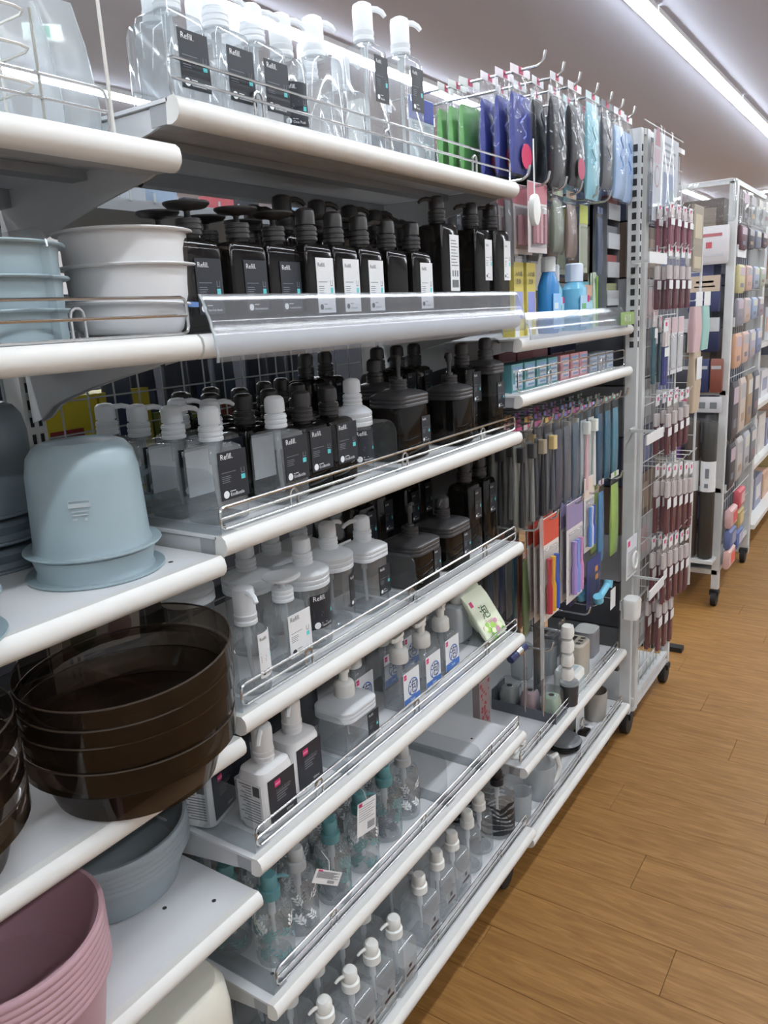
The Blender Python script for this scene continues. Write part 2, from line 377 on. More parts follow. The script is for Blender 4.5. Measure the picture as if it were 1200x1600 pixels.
def rail(label, x0, x1, z0, z1, flute=True):
    t = thing('price_rail', label, 'price rail', (0, 0, 0)); pts = []
    n = 12
    for k in range(n+1):
        a = k/n; z = z1+(z0-z1)*a; y = .012-.020*sin(a*pi*.55)+(.0012 if (flute and k % 3 == 0) else 0)
        pts.append((y, z))
    ring = [(a, b) for a, b in pts]+[(a+.0016, b) for a, b in reversed(pts)]
    obj('clear_band', M().loft([[(x0, a, b) for a, b in ring], [(x1, a, b) for a, b in ring]]), GUARDP, t)
    e = M()
    for x in (x0, x1-.003): e.loft([[(x, a-.001, b) for a, b in ring], [(x+.003, a-.001, b) for a, b in ring]])
    obj('end_edge', e, HAZE, t)
rail('wide clear plastic price rail hooked over the front of the second bottle shelf', .012, .905, Z0-.040, Z0+.040)
rail('clear plastic guard in front of the mouthwash bottles', .925, 1.60, Z0-.062, Z0-.005, False)
t = thing('price_ticket', 'green and white price ticket in the far end of the mouthwash guard', 'ticket', (1.53, -.012, Z0-.055))
b = M().box(0, .12, 0, .001, 0, .035, 0); text(b, '¥110', .03, .03, .008, -.0005, 1); obj('card', b, [col('8fae62'), PRINT], t, smooth=False)
def divider(label, x, y0, y1, zr, h, r=.02, front=True):
    t = thing('shelf_divider', label, 'divider', (x, 0, Z0+zr))
    p = [(y0, 0), (y1, 0), (y1, h)] + [(y0+r-r*sin(a*pi/8), h-r+r*cos(a*pi/8)) for a in range(5)]
    obj('clear_sheet', M().loft([[(-.001, a, b) for a, b in p], [(.001, a, b) for a, b in p]]), SHEET, t, smooth=False)
    obj('foot_strip', M().box(-.001, .03, y0, y1, 0, .001), SHEET, t, smooth=False)
divider('clear plastic divider at the near end of the square bottle shelf', .006, .012, .30, S['S3'], .085)
divider('tall clear plastic divider at the near end of the topmost bottle shelf', .004, .004, .34, S['S1'], .17, .03)
divider('clear plastic divider between the grey and the white wash bowls', -.165, .03, .30, S['M2'], .115)
divider('clear plastic divider at the near end of the round bottle shelf', .012, .015, .30, S['S4'], .10)
divider('clear plastic divider at the near end of the white bottle shelf', .012, .02, .30, S['S5'], .10)
divider('clear plastic divider beside the square foam bottle on the fifth shelf', .235, .02, .30, S['S5'], .10)
divider('clear plastic divider in front of the first leaf bottle', .018, .02, .30, S['S6'], .10)
divider('clear plastic divider right of the leaf bottles', .55, .02, .30, S['S6'], .12)
divider('clear plastic divider after the square white-pump bottles on the lowest shelf', .345, .01, .30, S['S7'], .11)
divider('clear plastic divider between round and smoke bottles on the fourth shelf', .47, .02, .30, S['S4'], .09)
divider('clear plastic divider right of the round lidded bottle on the third shelf', .43, .02, .30, S['S3'], .09)

# ---------------------------------------------------------------- pump bottles
def pump(t, z, st, ms, sp=20, k=1.0):
    """collar + actuator with spout; z = top of the shoulder"""
    a = radians(sp); dx, dy = cos(a), sin(a)
    def ring(r, h, rid=3):
        pr = [(r*.93, z)]
        for i in range(rid):
            q = z+h*(i+.15)/rid; pr += [(r, q), (r, q+h*.5/rid), (r*.94, q+h*.6/rid), (r*.94, q+h*.85/rid)]
        pr += [(r*.93, z+h)]; obj('screw_collar', M().lathe(pr, 20), ms, t)
    def spout(z1, r0, ln, drop=.006, rad=.0036):
        P = [(dx*r0*.3, dy*r0*.3, z1), (dx*(r0+ln*.45), dy*(r0+ln*.45), z1+.001), (dx*(r0+ln*.8), dy*(r0+ln*.8), z1-drop*.3), (dx*(r0+ln), dy*(r0+ln), z1-drop)]
        obj('spout', M().tube(P, [rad*1.2, rad*1.1, rad, rad*.8], 8), ms, t)
    if st == 'knurl':
        ring(.0165, .020); obj('actuator', M().lathe([(.012, z+.020), (.012, z+.0225), (.0148, z+.023), (.0146, z+.037), (.0138, z+.042), (.010, z+.0455), (.004, z+.0465)], 20), ms, t); spout(z+.039, .012, .030)
    elif st == 'tall':
        ring(.0165, .018, 2); obj('actuator', M().lathe([(.0155, z+.018), (.0158, z+.045), (.0145, z+.052), (.008, z+.0555)], 20), ms, t); spout(z+.048, .013, .026, .008, .0042)
    elif st == 'stem':
        ring(.0165, .018); b = M().lathe([(.008, z+.018), (.0075, z+.022), (.0042, z+.023), (.0042, z+.048)], 14); obj('stem', b, ms, t)
        obj('actuator', M().lathe([(.0062, z+.044), (.0066, z+.052), (.0058, z+.059), (.003, z+.061)], 14), ms, t); spout(z+.056, .005, .032, .006, .0034)
    elif st == 'foam':
        obj('screw_collar', M().lathe([(.0175, z), (.0185, z+.002), (.0185, z+.022), (.016, z+.026), (.010, z+.029)], 22), ms, t)
        obj('stem', M().lathe([(.0085, z+.028), (.0085, z+.043), (.011, z+.0435), (.011, z+.050)], 16), ms, t)
        b = M().loft([[(dx*u-dy*v, dy*u+dx*v, zz) for u, v in ((-.012, -.009), (-.012, .009), (.010, .010), (.030, .006), (.034, .0), (.030, -.006), (.010, -.010))] for zz in (z+.050, z+.058)]); obj('actuator', b, ms, t)
    elif st == 'disc':
        ring(.0165, .020); obj('stem', M().lathe([(.006, z+.02), (.004, z+.024), (.004, z+.029), (.008, z+.031)], 12), ms, t)
        obj('push_disc', M().lathe([(.004, z+.030), (.024, z+.033), (.0285, z+.037), (.0288, z+.039), (.024, z+.0375), (.010, z+.0345), (.001, z+.034)], 28), ms, t)
    elif st == 'lotion':
        obj('screw_collar', M().lathe([(.0155, z), (.0165, z+.001), (.0165, z+.016), (.0145, z+.0175)], 20), ms, t)
        obj('actuator', M().lathe([(.0125, z+.018), (.0135, z+.020), (.0135, z+.035), (.011, z+.0395), (.003, z+.040)], 18), ms, t); spout(z+.031, .010, .020, .004, .0028)
def label_mesh(w, h, dark=True, title='Refill.', foot='EcoBottle', icon=True, bend=0):
    """0 base 1 ink 2 dim ink 3 teal"""
    b = M(); n = 10 if bend else 1; e = .0004
    for i in range(n): b.box(-w/2+w*i/n, -w/2+w*(i+1)/n, -.0002, .0006, 0, h, 0)
    text(b, title, w*.20, -w*.42, h*.84, -e, 1)
    for k, (a, l) in enumerate(((.56, .5), (.48, .3), (.44, .32), (.40, .26), (.36, .28))): b.box(-w*.42, -w*.42+w*l, -e, -.0002, h*a, h*(a+.012), 2)
    if icon:
        b.box(w*.26, w*.40, -e, -.0002, h*.36, h*.46, 3)
        b.box(w*.27, w*.39, -e, -.0002, h*.49, h*.505, 2).box(w*.27, w*.285, -e, -.0002, h*.505, h*.60, 2).box(w*.375, w*.39, -e, -.0002, h*.505, h*.60, 2)
    c = [(-w*.32+w*.10*cos(a*pi/6), -e, h*.11+w*.10*sin(a*pi/6)) for a in range(12)]; b.add(c+[(-w*.32, -e, h*.11)], [(i, (i+1) % 12, 12) for i in range(12)], 1)
    text(b, foot, w*.125 if len(foot) < 10 else w*.085, -w*.18, h*.06, -e, 1); b.box(-w*.18, w*.02, -e, -.0002, h*.155, h*.167, 1)
    if bend: b.bend(bend)
    return b
LM = {True: [BLACK, PRINT, PGREY, TEAL], False: [LWHITE, BLACK, PGREY, TEAL]}
def bottle(nm, w, d, h, rad, body, st, pm_, lid=None, lab=None, back=None, sp=20, tubem=None, lidm=None, ph=0, extra=None):
    """prototype at the origin, far below nothing: returned Empty is moved to its first place by put()"""
    t = thing(nm, '', 'bottle'); rnd = rad >= min(w, d)/2
    s = .007; n = 6 if rnd else 4
    nk = .0150
    top = [rr(w-.001, d-.001, rad, h-.013, n), rr(w-.006, d-.006, rad*.95, h-.004, n), rr(w*.72, d*.72, rad*.9, h-.0005, n), rr(nk*2, nk*2, nk, h, n)] if not lid else [rr(w-.002, d-.002, rad, h, n)]
    rings = [rr(w-.010, d-.010, rad*.9, .0015, n), rr(w-.002, d-.002, rad, .004, n), rr(w, d, rad, .009, n)] + top
    if not lid: rings.append(rr(nk*2, nk*2, nk, h+.006, n))
    b = M().loft(rings); b.loft([rr(w-.012, d-.012, rad*.9, .009, n), rr(w-.016, d-.016, rad*.9, .011, n)], 0, True, True)
    obj('body', b, body, t); zt = h+.004
    if lid:
        g = .0022 if lid == 'round' else .0015; hh = .024 if lid == 'round' else .020; W2, D2, R2 = w+.004, d+.004, rad+.002
        lr = [rr(W2-.002, D2-.002, R2, h-.006, n)]
        for i in range(3):
            q = h-.005+hh*i/3; lr += [rr(W2, D2, R2, q, n), rr(W2, D2, R2, q+hh*.22, n), rr(W2-g, D2-g, R2, q+hh*.27, n)]
        zz = h-.005+hh; lr += [rr(W2-.004, D2-.004, R2, zz, n), rr(W2*.78, D2*.78, R2*.8, zz+.004, n), rr(.034, .034, .017, zz+.009, n)]
        obj('lid', M().loft(lr), lidm or pm_, t); zt = zz+.008
    pump(t, zt, st, pm_, sp)
    if tubem: obj('dip_tube', M().tube([(0, 0, h-.001), (0, 0, .05), (.008, .004, .014)], .0032, 8).lathe([(.006, h-.028), (.006, h)], 10), tubem, t)
    if lab:
        lw, lh, lz, dark, foot = lab[:5]; ox = lab[5] if len(lab) > 5 else 0
        if rnd: q = label_mesh(lw, lh, dark, foot=foot, bend=w/2+.0008)
        else: q = label_mesh(lw, lh, dark, foot=foot)
        o = obj('label', q, LM[dark], t, smooth=False)
        if rnd: o.location = (0, 0, lz); o.rotation_euler = (0, 0, radians(ph))
        else: o.location = (ox, -d/2-.0007, lz)
    if back:
        bw, bh, bz = back; obj('back_label', M().box(-bw/2, bw/2, -.0005, .0005, 0, bh), LWHITE, t, loc=(0, d/2-.0008, bz), smooth=False)
    if extra: extra(t)
    t['fresh'] = 1; keep(t); return t
def put(proto, label, x, y, zr, rz=0, group=None):
    if proto.get('fresh'):
        del proto['fresh']; proto.location = (x, y, Z0+zr); proto.rotation_euler = (0, 0, rz); proto['label'] = label
        if group: proto['group'] = group
        return proto
    o = dup(proto, label, (x, y, Z0+zr), rz)
    if group: o['group'] = group
    elif 'group' in o: del o['group']
    return o
def square_clear(sp): return bottle('pump_bottle', .064, .060, .106, .008, CLEAR, 'knurl', FROST, lab=(.052, .064, .034, True, 'EcoBottle', .004), back=(.046, .066, .034), sp=sp, tubem=HAZE)
def square_smoke(sp): return bottle('pump_bottle', .064, .060, .106, .008, SMOKE, 'knurl', SMOKED, lab=(.052, .064, .034, True, 'EcoBottle', .004), sp=sp)
EC = square_clear(30); EC2 = square_clear(-15); ES = square_smoke(25)
# third shelf, square bottles in columns going back
z = S['S3']; g1 = 'clear square pump bottles on the third shelf'; g2 = 'smoke square pump bottles on the third shelf'
put(EC, 'clear square pump bottle with black label, first in front beside the shelf divider', .066, .075, z, group=g1)
put(EC2, 'clear square pump bottle, just behind the first one at the divider', .068, .150, z, group=g1)
put(EC2, 'clear square pump bottle, third back in the column at the divider', .070, .225, z, group=g1)
put(EC2, 'clear square pump bottle, against the mesh behind the column at the divider', .072, .300, z, group=g1)
put(EC, 'clear square pump bottle at front right of the first one, dip tube showing', .190, .070, z, group=g1)
put(EC2, 'clear square pump bottle, second back in the second column', .142, .152, z, rz=.1, group=g1)
put(EC2, 'clear square pump bottle, third back in the second column', .148, .228, z, group=g1)
put(ES, 'smoke square pump bottle directly right of the second clear bottle', .262, .080, z, group=g2)
put(ES, 'smoke square pump bottle left of the clear bottle with the round lid', .331, .082, z, group=g2)
for k, (x, y, d) in enumerate(((.214, .155, 'second back, behind the second clear bottle'), (.285, .165, 'second back, behind the two labelled smoke bottles'), (.222, .235, 'third back, left one near the mesh'), (.300, .245, 'third back, right one near the mesh'), (.232, .315, 'last row, left one touching the mesh'), (.310, .325, 'last row, right one touching the mesh'))):
    put(ES, 'smoke square pump bottle, '+d, x, y, z, group=g2)
RLS = bottle('round_pump_bottle', .060, .060, .088, .030, CLEAR, 'knurl', FROST, lid='round', lab=(.050, .054, .022, True, 'Open Bottle'), sp=35, tubem=HAZE, ph=-12)
put(RLS, 'clear round pump bottle with a frosted screw lid among smoke bottles, third shelf', .405, .088, z)
def wide_smoke(w, h, st, sp=30, foot='Square Bottle', d=.075, lw=.03): return bottle('foam_bottle', w, d, h, .016, SMOKE, st, SMLID, lid='sq', lab=(lw, .048, h*.28, True, foot, w*.5-lw*.5-.006), sp=sp, lidm=SMLID)
QS = wide_smoke(.098, .105, 'stem', 60)
put(QS, 'wide smoke bottle with a rounded square lid and raised thin pump, third shelf', .545, .085, z)
QS2 = wide_smoke(.080, .112, 'knurl', 20)
put(QS2, 'smoke lidded bottle half hidden behind the wide one on the third shelf', .600, .175, z)
put(wide_smoke(.072, .098, 'stem', 40, lw=.001), 'narrower smoke lidded bottle with raised pump stem and no visible label, third shelf', .722, .078, z)
TS = bottle('tall_pump_bottle', .060, .058, .148, .008, SMOKE, 'knurl', SMOKED, lab=(.034, .062, .076, True, 'Tall Bottle', .010), sp=20)
TS2 = bottle('tall_pump_bottle', .062, .060, .135, .012, SMOKE, 'knurl', SMLID, lid='sq', lab=(.034, .055, .055, True, 'Square Bottle', .010), sp=-20, lidm=SMLID)
put(TS, 'tall smoke bottle with a high black label beside the shelf end, third shelf', .795, .088, z)
put(TS2, 'smoke bottle with a long dark spout at the far end of the third shelf', .868, .070, z)
for k, (x, y, d) in enumerate(((.70, .235, 'behind the narrow lidded bottle'), (.775, .235, 'behind the tall labelled bottle'), (.845, .235, 'at the far end by the post'), (.62, .31, 'deep in the shelf behind the wide lidded bottle'), (.545, .300, 'deep in the shelf left of the wide lidded bottle'))):
    put(TS, 'tall smoke pump bottle '+d+', third shelf', x, y, z, group='tall smoke bottles at the back of the third shelf')
put(ES, 'smoke square pump bottle behind the round lidded one on the third shelf', .385, .19, z, group=g2); put(ES, 'smoke square pump bottle far behind the round lidded one', .41, .29, z, group=g2); put(ES, 'smoke square pump bottle left of the wide lidded bottle, near the mesh', .48, .31, z, group=g2)
# second shelf, smoke bottles
z = S['S2']
OP = bottle('one_push_bottle', .072, .040, .116, .008, SMOKE, 'disc', SMOKED, lab=(.044, .068, .024, True, 'One Push Bottle', .006))
for k, (x, y, d) in enumerate(((.062, .07, 'nearest the white wash bowls'), (.148, .07, 'second from the wash bowls'), (.222, .072, 'third from the wash bowls'))):
    put(OP, 'smoke flat-disc push bottle with dark label, '+d, x, y, z, group='one push bottles on the second shelf')
for k, (x, y, d) in enumerate(((.085, .15, 'near the bowls, second row back'), (.17, .15, 'middle, second row back'), (.25, .155, 'far, second row back'))):
    put(OP, 'smoke flat-disc push bottle, '+d, x, y, z, group='one push bottles on the second shelf')
SB = bottle('simple_bottle', .064, .050, .119, .008, SMOKE, 'knurl', SMOKED, lab=(.041, .078, .020, False, 'SimpleBottle', .006), sp=120)
SBN = bottle('simple_bottle', .062, .050, .118, .008, SMOKE, 'knurl', SMOKED, sp=160)
g3 = 'simple smoke bottles with white labels on the second shelf'
for x, d in ((.286, 'first of the white labelled row'), (.352, 'second of the white labelled row'), (.420, 'third of the white labelled row')):
    put(SB, 'smoke bottle with white label behind the price rail, '+d, x, .065, z, group=g3)
put(SBN, 'smoke bottle without label between white labelled ones, second shelf', .500, .066, z)
put(SB, 'smoke bottle with white label right of the unlabelled one, second shelf', .580, .066, z, group=g3)
BIG = bottle('smoke_pump_bottle', .070, .070, .148, .012, SMOKE, 'tall', SMOKED, sp=-30)
for x, y, d in ((.36, .17, 'behind the first white labels'), (.45, .17, 'behind the third white label'), (.55, .175, 'behind the unlabelled bottle'), (.635, .18, 'left behind the barcode bottle'), (.40, .27, 'last row, left'), (.50, .275, 'last row, middle'), (.60, .28, 'last row, right'), (.72, .22, 'right behind the barcode bottle'), (.82, .24, 'at the far end by the post')):
    put(BIG, 'tall smoke pump bottle '+d+', second shelf', x, y, z, group='tall smoke bottles at the back of the second shelf')
def barcode(t):
    b = M().box(-.017, .017, -.0002, .0006, 0, .100, 0)
    for k in range(14): b.box(-.012+k*.0018, -.012+k*.0018+(.0011 if k % 3 else .0006), -.0004, -.0002, .006, .020, 1)
    for k in range(9): b.box(-.013, .013-(k % 3)*.004, -.0004, -.0002, .045+k*.0055, .0466+k*.0055, 2)
    for k in range(3): b.box(-.011+k*.009, -.006+k*.009, -.0004, -.0002, .026, .037, 2)
    obj('care_label', b, [LWHITE, BLACK, PGREY], t, loc=(.008, -.0306, .050), smooth=False)
TB = bottle('tall_pump_bottle', .062, .060, .171, .008, SMOKE, 'knurl', SMOKED, sp=160, extra=barcode)
put(TB, 'tall smoke bottle turned with its barcode sheet outward, second shelf', .678, .068, z)
TW = bottle('tall_pump_bottle', .066, .060, .170, .008, SMOKE, 'knurl', SMOKED, lab=(.030, .078, .070, False, 'Bottle', .016), sp=160)
put(TW, 'tall smoke bottle with a narrow white label, left of two', .812, .068, z); put(TW, 'tall smoke bottle with a narrow white label, at the end of the second shelf', .882, .060, z)
# top shelf, clear bottles
z = S['S1']; g5 = 'clear pump bottles on the topmost shelf'
C1 = bottle('pump_bottle', .064, .060, .104, .008, CLEAR, 'knurl', FROST, lab=(.046, .062, .020, True, 'EcoBottle', .006), sp=-20, tubem=HAZE)
C2 = bottle('pump_bottle', .070, .062, .104, .031, CLEAR, 'tall', FROST, lab=(.040, .056, .014, True, 'One Push', .0), sp=-25, ph=-25)
C3 = bottle('tall_pump_bottle', .054, .054, .164, .008, CLEAR, 'tall', FROST, lab=(.036, .066, .078, True, 'Bottle', .004), sp=-30, tubem=HAZE)
C4 = bottle('round_pump_bottle', .080, .080, .125, .040, CLEAR, 'tall', FROST, sp=-20)
put(C1, 'clear square pump bottle with black label, nearest the tall divider on the topmost shelf', .058, .062, z, group=g5)
put(C1, 'clear square pump bottle with black label, second from the tall divider on the topmost shelf', .136, .062, z, group=g5)
put(C1, 'clear pump bottle with small black label, third from the tall divider on the topmost shelf', .205, .064, z, group=g5)
put(C2, 'clear round pump bottle with black label right of three square ones, topmost shelf', .275, .075, z)
put(C4, 'wide clear round pump bottle without label in the middle of the topmost shelf', .362, .085, z)
put(C3, 'tallest clear bottle on the topmost shelf, its black label high up', .465, .065, z)
put(C3, 'tall clear bottle right of the tallest, standing by the blue packet', .556, .055, z)
for x, y, d in ((.12, .15, 'left'), (.20, .155, 'second from left'), (.28, .17, 'third from left'), (.44, .16, 'behind the tallest bottle'), (.53, .16, 'rightmost')):
    put(C4, 'clear round pump bottle in the back row of the topmost shelf, '+d, x, y, z, group='back row bottles on the topmost shelf')
# fourth shelf
z = S['S4']
def rl(lw, ph, st='knurl', sp=35): return bottle('round_pump_bottle', .078, .078, .108, .039, CLEAR, st, FROST, lid='round', lab=(lw, .056, .036, True, 'Open Bottle') if lw else None, sp=sp, tubem=HAZE, ph=ph)
R1 = rl(.056, 0); R2 = rl(.034, 24, sp=5); R0 = rl(0, 0, sp=60)
CB = bottle('round_pump_bottle', .056, .056, .098, .028, CLEAR, 'tall', FROST, lab=(.034, .066, .026, False, 'Bottle'), sp=-110, tubem=HAZE, ph=16)
CD = bottle('one_push_bottle', .068, .056, .102, .022, CLEAR, 'disc', FROST, lab=(.050, .066, .026, False, 'One Push Bottle', 0), tubem=HAZE)
put(CB, 'small clear round pump bottle with white label turned aside, near end of the fourth shelf', .072, .052, z)
put(CD, 'clear flat-disc push bottle with a large white label, fourth shelf', .158, .058, z)
put(R1, 'clear round bottle with ringed frosted lid and wide black label, fourth shelf', .240, .085, z)
put(R2, 'clear round bottle with ringed frosted lid and label turned right, fourth shelf', .326, .100, z)
QC = bottle('foam_bottle', .070, .066, .104, .014, CLEAR, 'knurl', FROST, lid='sq', lab=(.034, .052, .030, True, 'Square', .014), sp=165, tubem=HAZE)
put(QC, 'clear bottle with a rounded square frosted lid, fourth shelf', .408, .088, z)
put(R0, 'clear round lidded bottle, second row behind the push bottle, fourth shelf', .180, .150, z, group='back row round bottles on the fourth shelf')
put(R0, 'clear round lidded bottle, second row behind the wide labelled one, fourth shelf', .262, .170, z, group='back row round bottles on the fourth shelf')
put(R0, 'clear round lidded bottle, second row behind the one with the turned label, fourth shelf', .350, .185, z, group='back row round bottles on the fourth shelf')
put(R0, 'clear round lidded bottle, third row near the divider, fourth shelf', .10, .20, z, group='back row round bottles on the fourth shelf')
t = thing('refill_bag', 'glossy black film bag standing behind the square lidded clear bottle', 'bag', (.455, .20, Z0+z)); b = M(); b.loft([rr(.085, .05, .02, .0), rr(.09, .045, .02, .06), rr(.088, .02, .01, .12), rr(.09, .003, .001, .15)]); obj('pouch', b, mat('black_film', '16181c', .12, bump=.8), t); obj('white_panel', M().box(-.03, .03, -.028, -.026, .06, .10), LWHITE, t)
put(wide_smoke(.092, .075, 'stem', 20, lw=.026, d=.085), 'squat smoke foam bottle with octagonal lid and raised pump, fourth shelf', .560, .085, z)
put(wide_smoke(.096, .078, 'knurl', 200, lw=.032, d=.085), 'squat smoke foam bottle right of the raised-pump one, fourth shelf', .690, .088, z)
TS3 = bottle('tall_pump_bottle', .058, .056, .150, .006, SMOKE, 'knurl', SMOKED, lab=(.030, .066, .072, True, 'EcoBottle', .008), sp=90)
put(TS3, 'tall smoke bottle with black label, left of the end pair on the fourth shelf', .802, .095, z); put(TS3, 'tall smoke bottle with black label, at the end of the fourth shelf', .868, .092, z)
for x, y, d in ((.55, .20, 'behind the raised pump foam bottle'), (.64, .22, 'between the two foam bottles'), (.73, .21, 'behind the right foam bottle'), (.82, .23, 'behind the end pair')):
    put(TS3, 'tall smoke bottle '+d+' in the back row, fourth shelf', x, y, z, group='back row smoke bottles on the fourth shelf')
# fifth shelf
z = S['S5']
def daiso(t):
    b = M().box(-.030, .028, -.0002, .0006, 0, .072, 0).box(-.016, -.004, -.0004, -.0002, .056, .066, 1)
    for k, l in enumerate((.030, .024, .018, .020)): b.box(-.014, -.014+l, -.0004, -.0002, .044-k*.004, .0455-k*.004, 2)
    text(b, 'DAISO', .0040, -.0155, .0595, -.0006, 3); text(b, 'Liquid Bottle', .0062, -.014, .047, -.0005, 2)
    text(b, '500ml', .006, .004, .006, -.0005, 3); obj('label', b, [NAVY, PINK, PGREY, PRINT], t, loc=(.004, -.0282, .012), smooth=False)
    s = M().box(-.0006, .0002, -.024, .024, 0, .070, 0)
    for k in range(12): s.box(-.0009, -.0006, -.020+k*.0011, -.020+k*.0011+.0006, .05, .066, 1)
    for k in range(14): s.box(-.0009, -.0006, -.004 if k < 5 else -.020, .020-(k*7 % 5)*.003, .064-k*.0045, .0655-k*.0045, 2)
    obj('care_print', s, [OWHITE, BLACK, PGREY], t, loc=(-.0362, 0, .012), smooth=False)
WB = bottle('opaque_pump_bottle', .072, .056, .100, .014, OWHITE, 'tall', OWHITE, sp=215, extra=daiso)
put(WB, 'opaque white pump bottle with navy label and barcode side, front one behind the wire guard', .085, .058, z)
put(WB, 'opaque white pump bottle with navy label, right of the front one', .170, .075, z)
put(WB, 'opaque white pump bottle beside the shelf divider, deeper on the fifth shelf', .045, .145, z, rz=.25)
put(WB, 'opaque white pump bottle in the back row of the fifth shelf', .135, .20, z)
QB = bottle('foam_bottle', .092, .078, .072, .018, CLEAR, 'foam', PWHITE, lid='sq', lab=(.032, .048, .014, True, 'Foam', .026), sp=150, lidm=FROST, tubem=HAZE)
put(QB, 'squat clear foam bottle with frosted square lid and white pump, fifth shelf', .315, .080, z)
put(bottle('dark_bottle', .08, .07, .11, .012, mat('dark_pack', '23262c', .3), 'foam', mat('dark_pack_cap', '2c2f35', .4)), 'dark bottle deep in the shadow behind the squat foam bottle', .31, .20, z)
def foamlab(t):
    w2, h2 = .056, .068; b = M().box(-w2/2, w2/2, -.0002, .0006, 0, h2, 0).box(-w2/2, w2/2, -.0004, -.0002, 0, h2*.22, 1).box(-w2/2+.002, -w2/2+.011, -.0004, -.0002, h2-.013, h2-.003, 2)
    n = 22; P = [(.004+.018*cos(a*2*pi/n), 0, h2*.48+.018*sin(a*2*pi/n)) for a in range(n)]; Q = [(.004+.0155*cos(a*2*pi/n), 0, h2*.48+.0155*sin(a*2*pi/n)) for a in range(n)]
    b.add([(p[0], -.0005, p[2]) for p in P+Q], [(i, (i+1) % n, n+(i+1) % n, n+i) for i in range(n)], 1)
    text(b, '泡', .030, -.011, h2*.32, -.0006, 3, 2); text(b, 'DAISO', .0028, -w2/2+.0022, h2-.009, -.0006, 0)
    text(b, 'Soap', .008, -.006, h2*.08, -.0006, 0)
    obj('label', b, [LWHITE, mat('soap_blue', '3f6db8', .5), PINK, mat('soap_navy', '1e2a66', .5)], t, loc=(.003, -.0242, .010), smooth=False)
FB = bottle('foam_soap_bottle', .066, .048, .088, .012, CLEAR, 'foam', PWHITE, sp=195, extra=foamlab, tubem=HAZE)
FBn = bottle('foam_soap_bottle', .066, .048, .088, .012, CLEAR, 'foam', PWHITE, sp=15, tubem=HAZE, extra=foamlab)
put(FB, 'clear foam soap bottle with blue label, left of the front three on the fifth shelf', .478, .072, z)
put(FB, 'clear foam soap bottle with blue label, middle of the front three on the fifth shelf', .560, .072, z)
put(FBn, 'clear foam soap bottle with blue label, right of the front three on the fifth shelf', .648, .078, z)
put(FBn, 'clear foam soap bottle with blue label, second row, leftmost', .420, .140, z); put(FBn, 'clear foam soap bottle, second row behind the middle one', .53, .15, z); put(FBn, 'clear foam soap bottle, second row behind the right one', .62, .16, z)
# green refill pouches in a clear stand
t = thing('pouch_stand', 'clear acrylic stand holding green foam soap packs at the end of the fifth shelf', 'stand', (.835, .100, Z0+z))
b = M(); side = [(-.045, 0), (.07, 0), (.07, .085), (-.0, .085)]
for sx in (-.05, .049): b.loft([[(sx, a, q) for a, q in side], [(sx+.001, a, q) for a, q in side]])
b.box(-.05, .05, -.045, .07, 0, .001).box(-.05, .05, .069, .07, 0, .085); obj('clear_box', b, SHEET, t, smooth=False)
PWB = bottle('foam_soap_bottle', .066, .048, .088, .012, FROST, 'foam', PWHITE, sp=15)
put(PWB, 'white pump bottle standing behind the green soap packs', .806, .125, z+.001); put(PWB, 'second white pump bottle behind the green soap packs', .855, .195, z)
def pouch_green(lbl, x, y, zz, dz):
    t = thing('soap_pack', lbl, 'pack', (x, y, Z0+zz)); t.rotation_euler = (radians(-34), 0, 0)
    w2, h2 = .098, .118; b = M().loft([rr(w2, .002, .001, 0), rr(w2, .012, .004, h2*.15), rr(w2, .012, .004, h2*.8), rr(w2*.98, .002, .001, h2)]); obj('pouch', b, mat('pack_pale_green', 'dfe6cc', .35), t)
    b = M()
    random.seed(3)
    for k in range(16):
        cx, cz, r = random.uniform(-.038, .038), random.uniform(.006, .036), random.uniform(.005, .011); b.add([(cx+r*cos(a*pi/4), -.0066-k*.00003, cz+.8*r*sin(a*pi/4)) for a in range(8)], [tuple(range(8))], k % 4)
    b.box(-.042, -.030, -.0068, -.0066, h2*.72, h2*.72+.013, 4); text(b, '泡', .036, -.022, h2*.42, -.0068, 5, 2); text(b, 'Foam', .014, -.02, h2*.3, -.0068, 2)
    obj('print', b, [col('6fae3e'), col('9ccb52'), col('c98fa8'), col('e6efc8'), PINK, col('2c5a33')], t, smooth=False)
pouch_green('green and white foam soap pack leaning at the front of the clear stand', .835, .040, S['S5']+.012, 0)
pouch_green('green and white foam soap pack leaning behind the front one', .862, .078, S['S5']+.022, 0)
# ---------------------------------------------------------------- sixth shelf: leaf patterned bottles
def leaves(t, r, z0, z1, mats, seed, n=44):
    rnd = random.Random(seed); bs = [M(), M()]
    for k in range(n):
        a = rnd.uniform(0, 2*pi); z = rnd.uniform(z0, z1); ang = rnd.uniform(.5, 2.6); which = k % 2; b = bs[which]
        def P(u, v): x = u*cos(ang)-v*sin(ang); q = u*sin(ang)+v*cos(ang); th = a+x/r; return ((r+.0006)*sin(th), -(r+.0006)*cos(th), z+q)
        b.add([P(0, -.0004), P(.022, -.0004), P(.022, .0004), P(0, .0004)], [(0, 1, 2, 3)])
        for j in range(3):
            for s in (-1, 1):
                u0 = .005+j*.0065; l = .0095; pts = [(u0, 0), (u0+l*.30, s*l*.55), (u0+l*.85, s*l*.80), (u0+l*.75, s*l*.30)]
                b.add([P(*p) for p in pts], [(0, 1, 2, 3) if s > 0 else (3, 2, 1, 0)])
    for b, m_ in zip(bs, mats): obj('leaf_print', b, m_, t, kind='stuff', smooth=False)
def leafbottle(pm_, mats, seed, sp=-40, r=.031, h=.108): return bottle('leaf_bottle', 2*r, 2*r, h, r, CLEARB, 'lotion', pm_, sp=sp, tubem=FROST, extra=lambda t: leaves(t, r, .012, .072, mats, seed))
z = S['S6']
